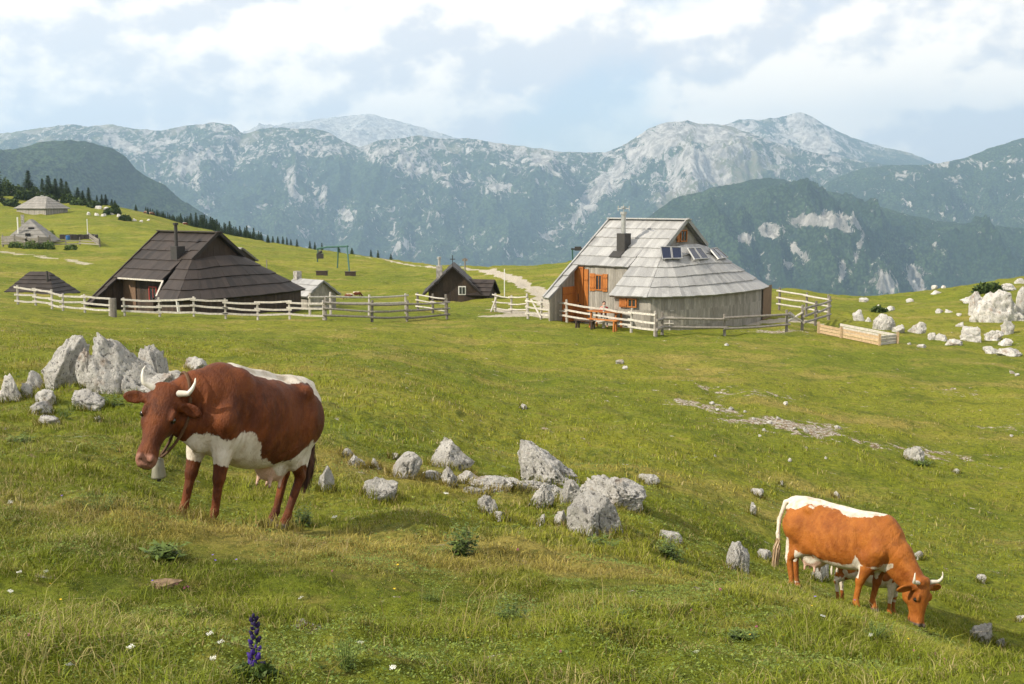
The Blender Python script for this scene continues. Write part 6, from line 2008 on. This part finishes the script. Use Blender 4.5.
def blades(name, N, y0, y1, Lm, wm, seed, lean=.6, fade=None, dryp=.12, umax=.56, label='', tall=False, power=1.0, clump=None):
    r = np.random.default_rng(seed)
    # area-uniform in the wedge seen by the camera
    Y = np.sqrt(r.uniform(0, 1, N)**power * (y1**2 - y0**2) + y0**2)
    X = r.uniform(-umax, umax, N) * Y
    if clump:
        n_ = fbm(X / clump, Y / clump, None, 4, seed + 5)
        keep = r.uniform(0, 1, N) < sstep(.42, .62, n_)
        X, Y = X[keep], Y[keep]
    if fade:
        keep = r.uniform(0, 1, len(X)) < sstep(fade[1], fade[0], Y) * .97 + .0
        X, Y = X[keep], Y[keep]
    path, bare = soil_masks(X, Y)
    keep = r.uniform(0, 1, len(X)) > np.clip(path * 1.6 + bare * 1.4, 0, .97)
    X, Y = X[keep], Y[keep]; N = len(X)
    Z = height(X, Y)
    tuft = fbm(X / .5, Y / .5, None, 3, 91)
    big = fbm(X / 2.2, Y / 2.2, None, 3, 92)
    L = Lm * r.uniform(.45, 1.35, N) * (.45 + 1.15 * sstep(.35, .65, tuft)) * (.7 + .6 * big)
    a = r.uniform(0, 2 * np.pi, N); ln = lean * r.uniform(.2, 1.3, N)
    wd = wm * r.uniform(.6, 1.4, N)
    dx, dy = np.cos(a), np.sin(a); b_ = r.uniform(0, 2 * np.pi, N); sx, sy = np.cos(b_) * wd / 2, np.sin(b_) * wd / 2
    if fade: L = L * (.25 + .75 * sstep(fade[1], fade[0], Y))
    P0 = np.stack([X, Y, Z - .01], -1)
    m_ = P0 + np.stack([dx * L * ln * .35, dy * L * ln * .35, L * .62], -1)
    tip = P0 + np.stack([dx * L * ln * 1.1, dy * L * ln * 1.1, L * (1.05 - .35 * ln)], -1)
    s_ = np.stack([sx, sy, 0 * sx], -1)
    V = np.stack([P0 - s_, P0 + s_, m_ + s_ * .8, m_ - s_ * .8, tip + s_ * .15, tip - s_ * .15], 1).reshape(-1, 3)
    i = np.arange(N)[:, None] * 6
    Fc = np.concatenate([i + [0, 1, 2, 3], i + [3, 2, 4, 5]], 1).reshape(-1, 4)
    pn = fbm(X / .9, Y / .9, None, 3, 95)
    dry = ((r.uniform(0, 1, N) < dryp * (.3 + 2.2 * sstep(.45, .7, pn))) * r.uniform(.4, 1, N))
    tone = np.clip(r.normal(.5, .25, N) + (tuft - .5) * .5, 0, 1)
    o = np_mesh(name, V, Fc, M_GRASS, attrs={'tone': np.repeat(tone, 2), 'dry': np.repeat(dry, 2)})
    return tag(o, label, kind='stuff')


blades('grass', 170000, 1.5, 8.5, .040, .0046, 1, lean=.95, dryp=.17, label='short green pasture grass in the foreground')
blades('grass', 170000, 8.5, 18, .042, .0085, 2, lean=.8, dryp=.15, label='short pasture grass round the cows')
blades('grass', 190000, 18, 62, .058, .020, 3, lean=.5, dryp=.12, fade=(26, 62), label='pasture grass further up the meadow')
blades('dry_stalks', 3200, 2.2, 14, .17, .0026, 5, lean=.8, dryp=9, label='thin straw coloured stalks standing in the pasture', clump=1.8)
blades('straw', 60000, 1.8, 13, .040, .0030, 15, lean=1.1, dryp=9, label='fine dry straw scattered through the turf')
blades('long_grass', 16000, 2.5, 26, .085, .006, 6, lean=.9, dryp=.30, label='longer tufts of dark and dry grass', clump=.9)

# small flat leaves of clover and herbs between the blades
def herbs(N, y0, y1, sz, seed, label):
    r = np.random.default_rng(seed)
    Y = np.sqrt(r.uniform(0, 1, N) * (y1**2 - y0**2) + y0**2); X = r.uniform(-.56, .56, N) * Y
    keep = r.uniform(0, 1, N) < sstep(.44, .60, fbm(X / 1.1, Y / 1.1, None, 4, 71)); X, Y = X[keep], Y[keep]; N = len(X)
    Z = height(X, Y) + r.uniform(.004, .030, N)
    a = r.uniform(0, 6.283, N); s = sz * r.uniform(.5, 1.4, N)
    u = np.stack([np.cos(a) * s, np.sin(a) * s, r.normal(0, .35, N) * s], -1); w = np.stack([-np.sin(a) * s * .55, np.cos(a) * s * .55, r.normal(0, .35, N) * s * .6], -1)
    c = np.stack([X, Y, Z], -1)
    V = np.stack([c - u, c + w, c + u, c - w], 1).reshape(-1, 3)
    tag(np_mesh('ground_cover', V, np.arange(len(V)).reshape(-1, 4), M_HERB, attrs={'tone': np.clip(r.normal(.5, .3, N), 0, 1)}), label, kind='stuff')


M_HERB = leaf_material('clover_leaves', (.050, .090, .014), (.20, .25, .045), .6)
herbs(120000, 2.2, 9, .0065, 41, 'small clover and herb leaves low in the foreground turf')
herbs(90000, 9, 24, .013, 42, 'patches of low herbs in the turf round the cows and boulders')

# longer grass round the feet of the boulders
rts = [o for o in COL.objects if o.name.split('.')[0] in ('boulder', 'rock') and 5 < o.location.y < 40]
XX, YY, SS = [], [], []
r = np.random.default_rng(9)
for o in rts:
    v_ = np.array([c[:] for c in o.bound_box]); wx = (v_[:, 0].max() - v_[:, 0].min()) / 2; wy = (v_[:, 1].max() - v_[:, 1].min()) / 2
    n = int(260 * (wx + wy) * 2 + 60)
    a = r.uniform(0, 6.283, n); rad = r.uniform(.72, 1.15, n)
    XX.append(o.location.x + np.cos(a) * wx * rad); YY.append(o.location.y + np.sin(a) * wy * rad)
for an, sc_ in ((cow1, 1.), (cow2, .95), (calf, .62)):      # and round the hooves
    for fx, fy in ((.58, .15), (.58, -.15), (-.58, .15), (-.58, -.15)):
        w_ = world_of(an, (fx, fy, 0)); n = 130
        XX.append(w_[0] + r.normal(0, .10, n)); YY.append(w_[1] - .05 + r.normal(0, .10, n))
X = np.concatenate(XX); Y = np.concatenate(YY); N = len(X); Z = height(X, Y)
L = .11 * r.uniform(.4, 1.4, N); a = r.uniform(0, 6.28, N); wd = .010 * r.uniform(.6, 1.4, N)
P0 = np.stack([X, Y, Z - .01], -1); s_ = np.stack([np.cos(a) * wd, np.sin(a) * wd, 0 * a], -1) * .5
m_ = P0 + np.stack([np.sin(a) * L * .2, np.cos(a) * L * .2, L * .6], -1); tip = P0 + np.stack([np.sin(a) * L * .55, np.cos(a) * L * .55, L], -1)
V = np.stack([P0 - s_, P0 + s_, m_ + s_ * .8, m_ - s_ * .8, tip + s_ * .15, tip - s_ * .15], 1).reshape(-1, 3)
i = np.arange(N)[:, None] * 6
Fc = np.concatenate([i + [0, 1, 2, 3], i + [3, 2, 4, 5]], 1).reshape(-1, 4)
tag(np_mesh('grass_fringe', V, Fc, M_GRASS, attrs={'tone': np.repeat(r.uniform(0, .7, N), 2), 'dry': np.repeat((r.uniform(0, 1, N) < .2) * .8, 2)}), 'longer grass growing round the boulders', kind='stuff')

# ------------------------------------------------------------------ flowers
def petal_mat(nm, c): return simple(nm, c, .6, .2, .2, 30)
M_PURP = petal_mat('purple_petals', (.040, .018, .16)); M_DPURP = petal_mat('dark_buds', (.022, .014, .060)); M_PINK = petal_mat('pink_petals', (.42, .13, .22))
M_WPET = petal_mat('white_petals', (.72, .72, .66)); M_YPET = petal_mat('yellow_petals', (.75, .48, .03)); M_VIO = petal_mat('violet_petals', (.20, .12, .55)); M_STEM = simple('stem', (.06, .11, .025), .7)

g = gnd(256, 3.75); root = empty('monkshood', tuple(g)); tag(root, 'dark purple monkshood flower spike standing at the bottom edge, left of centre', 'flower')
Hm = float(P(256, 617, 3.75)[2] - g[2]) + .01
b = MB(); b.tube([(0, 0, -.02), (.004, 0, Hm * .5), (.0, 0, Hm)], [.004, .003, .0015], 6); b.build('stem', M_STEM, root)
r = np.random.default_rng(4)
def hood(c, s_, a, mat):
    V, Fc = ico(2); V = V.copy()
    V[:, 2] = np.where(V[:, 2] > 0, V[:, 2] * 1.5, V[:, 2] * .8); V[:, 0] += .45 * (V[:, 2] > .2) * V[:, 2]
    V = V * np.array([1, .62, 1]) * s_ * (1 + .12 * r.normal(size=(len(V), 1)))
    ca, sa = math.cos(a), math.sin(a)
    V = np.stack([V[:, 0] * ca - V[:, 1] * sa, V[:, 0] * sa + V[:, 1] * ca, V[:, 2]], -1) + c
    return np_mesh('floret', V, Fc, mat, root)
z = Hm * .22; k = 0
while z < Hm:
    f = (z / Hm - .22) / .78; s_ = .0125 * (1 - .45 * f) * r.uniform(.8, 1.2); a = k * 2.4 + r.uniform(-.4, .4); d_ = .0185 * (1 - .65 * f)
    hood(np.array([math.cos(a) * d_, math.sin(a) * d_, z]), s_, a, M_PURP if f < .55 and r.uniform() < .75 else M_DPURP)
    z += .0075 * (1.1 - .4 * f); k += 1
for i in range(9):
    a = i * .7; V, Fc, T = bush_mesh(800 + i, 26, (.09, .05, .03), .035, up=.1)
    o = np_mesh('leaf', V, Fc, M_WEED, root, attrs={'tone': T * .5}); o.location = (math.cos(a) * .05, math.sin(a) * .05, .006 * i)


def small_flower(kind):
    root = empty('wildflower')
    Hs = {'clover': .075, 'white': .12, 'yellow': .07, 'violet': .08}[kind]
    b = MB(); b.tube([(0, 0, -.02), (.004, .003, Hs * .6), (0, 0, Hs)], .0012, 5); b.build('stem', M_STEM, root)
    rr_ = np.random.default_rng(len(kind))
    V = []
    mat = {'clover': M_PINK, 'white': M_WPET, 'yellow': M_YPET, 'violet': M_VIO}[kind]
    n = {'clover': 46, 'white': 60, 'yellow': 7, 'violet': 6}[kind]
    for i in range(n):
        if kind == 'clover':
            d = rr_.normal(size=3); d /= np.linalg.norm(d); c = np.array([0, 0, Hs]) + d * .008; u = d * .007; w = np.cross(d, (0, 0, 1.)) * .0025
        elif kind == 'white':
            d = np.array([*rr_.uniform(-1, 1, 2), 0]) * .022; c = np.array([0, 0, Hs + .004 * rr_.normal()]) + d; u = np.array([.0035, 0, 0]); w = np.array([0, .0035, .001])
        else:
            a = 2 * math.pi * i / n; d = np.array([math.cos(a), math.sin(a), .35]); c = np.array([0, 0, Hs]) + d * .006; u = d * .008; w = np.array([-math.sin(a), math.cos(a), 0]) * .0042
        V += [c - u * .8, c + w, c + u, c - w]
    V = np.array(V); np_mesh('blossom', V, np.arange(len(V)).reshape(-1, 4), mat, root)
    return root


protos = {}
fl = [('violet', 238, 562), ('violet', 215, 557), ('violet', 65, 498), ('violet', 152, 583), ('violet', 213, 562), ('clover', 333, 573), ('clover', 720, 590), ('clover', 757, 628), ('clover', 936, 656), ('clover', 944, 661), ('clover', 915, 652), ('clover', 183, 590), ('clover', 176, 586), ('clover', 189, 588),
      ('yellow', 397, 565), ('yellow', 394, 590), ('yellow', 378, 592), ('yellow', 752, 636), ('yellow', 782, 637), ('yellow', 50, 586), ('yellow', 61, 600), ('yellow', 812, 607), ('white', 213, 640), ('white', 223, 650), ('white', 361, 652), ('white', 217, 665), ('white', 10, 596), ('white', 22, 578), ('white', 48, 577),
      ('white', 395, 676), ('white', 66, 676), ('white', 305, 603), ('white', 9, 507), ('white', 874, 640), ('white', 820, 622), ('violet', 571, 549), ('clover', 518, 552), ('yellow', 485, 532), ('violet', 852, 686 - 84), ('violet', 816, 599), ('white', 445, 500), ('white', 338, 522), ('yellow', 470, 640), ('clover', 560, 655), ('clover', 28, 640), ('white', 700, 660), ('violet', 640, 600), ('clover', 690, 612), ('white', 133, 655), ('yellow', 905, 640)]
desc = {'clover': 'small pink clover head', 'white': 'flat white umbel flower', 'yellow': 'small yellow flower', 'violet': 'small violet blue flower'}
for i, (kd, px, py) in enumerate(fl):
    if kd in protos: o = copy_tree(protos[kd])
    else: o = protos[kd] = small_flower(kd)
    p = hit(px, py + 6, 3); o.location = p; s_ = max(.52, p[1] / 10); o.scale = (s_,) * 3; o.rotation_euler = (random.uniform(-.3, .3), random.uniform(-.3, .3), random.uniform(0, 6))
    tag(o, desc[kd] + ' in the foreground grass', 'flower', desc[kd] + 's in the grass')
# dry cow pat and a bit of bare soil
p = hit(166, 588, 3); V, Fc = rock_mesh('x', (.20, .13, .05), 77, 4, 0, 5, .1); o = np_mesh('cow_pat', V, Fc, simple('dry_dung', (.20, .14, .09), .95, .05, .4, 20), smooth=True); o.location = p; tag(o, 'dry brown cow pat in the grass left of the purple flower spike', 'cow pat')
print('all', time.time() - T0, len(COL.objects))
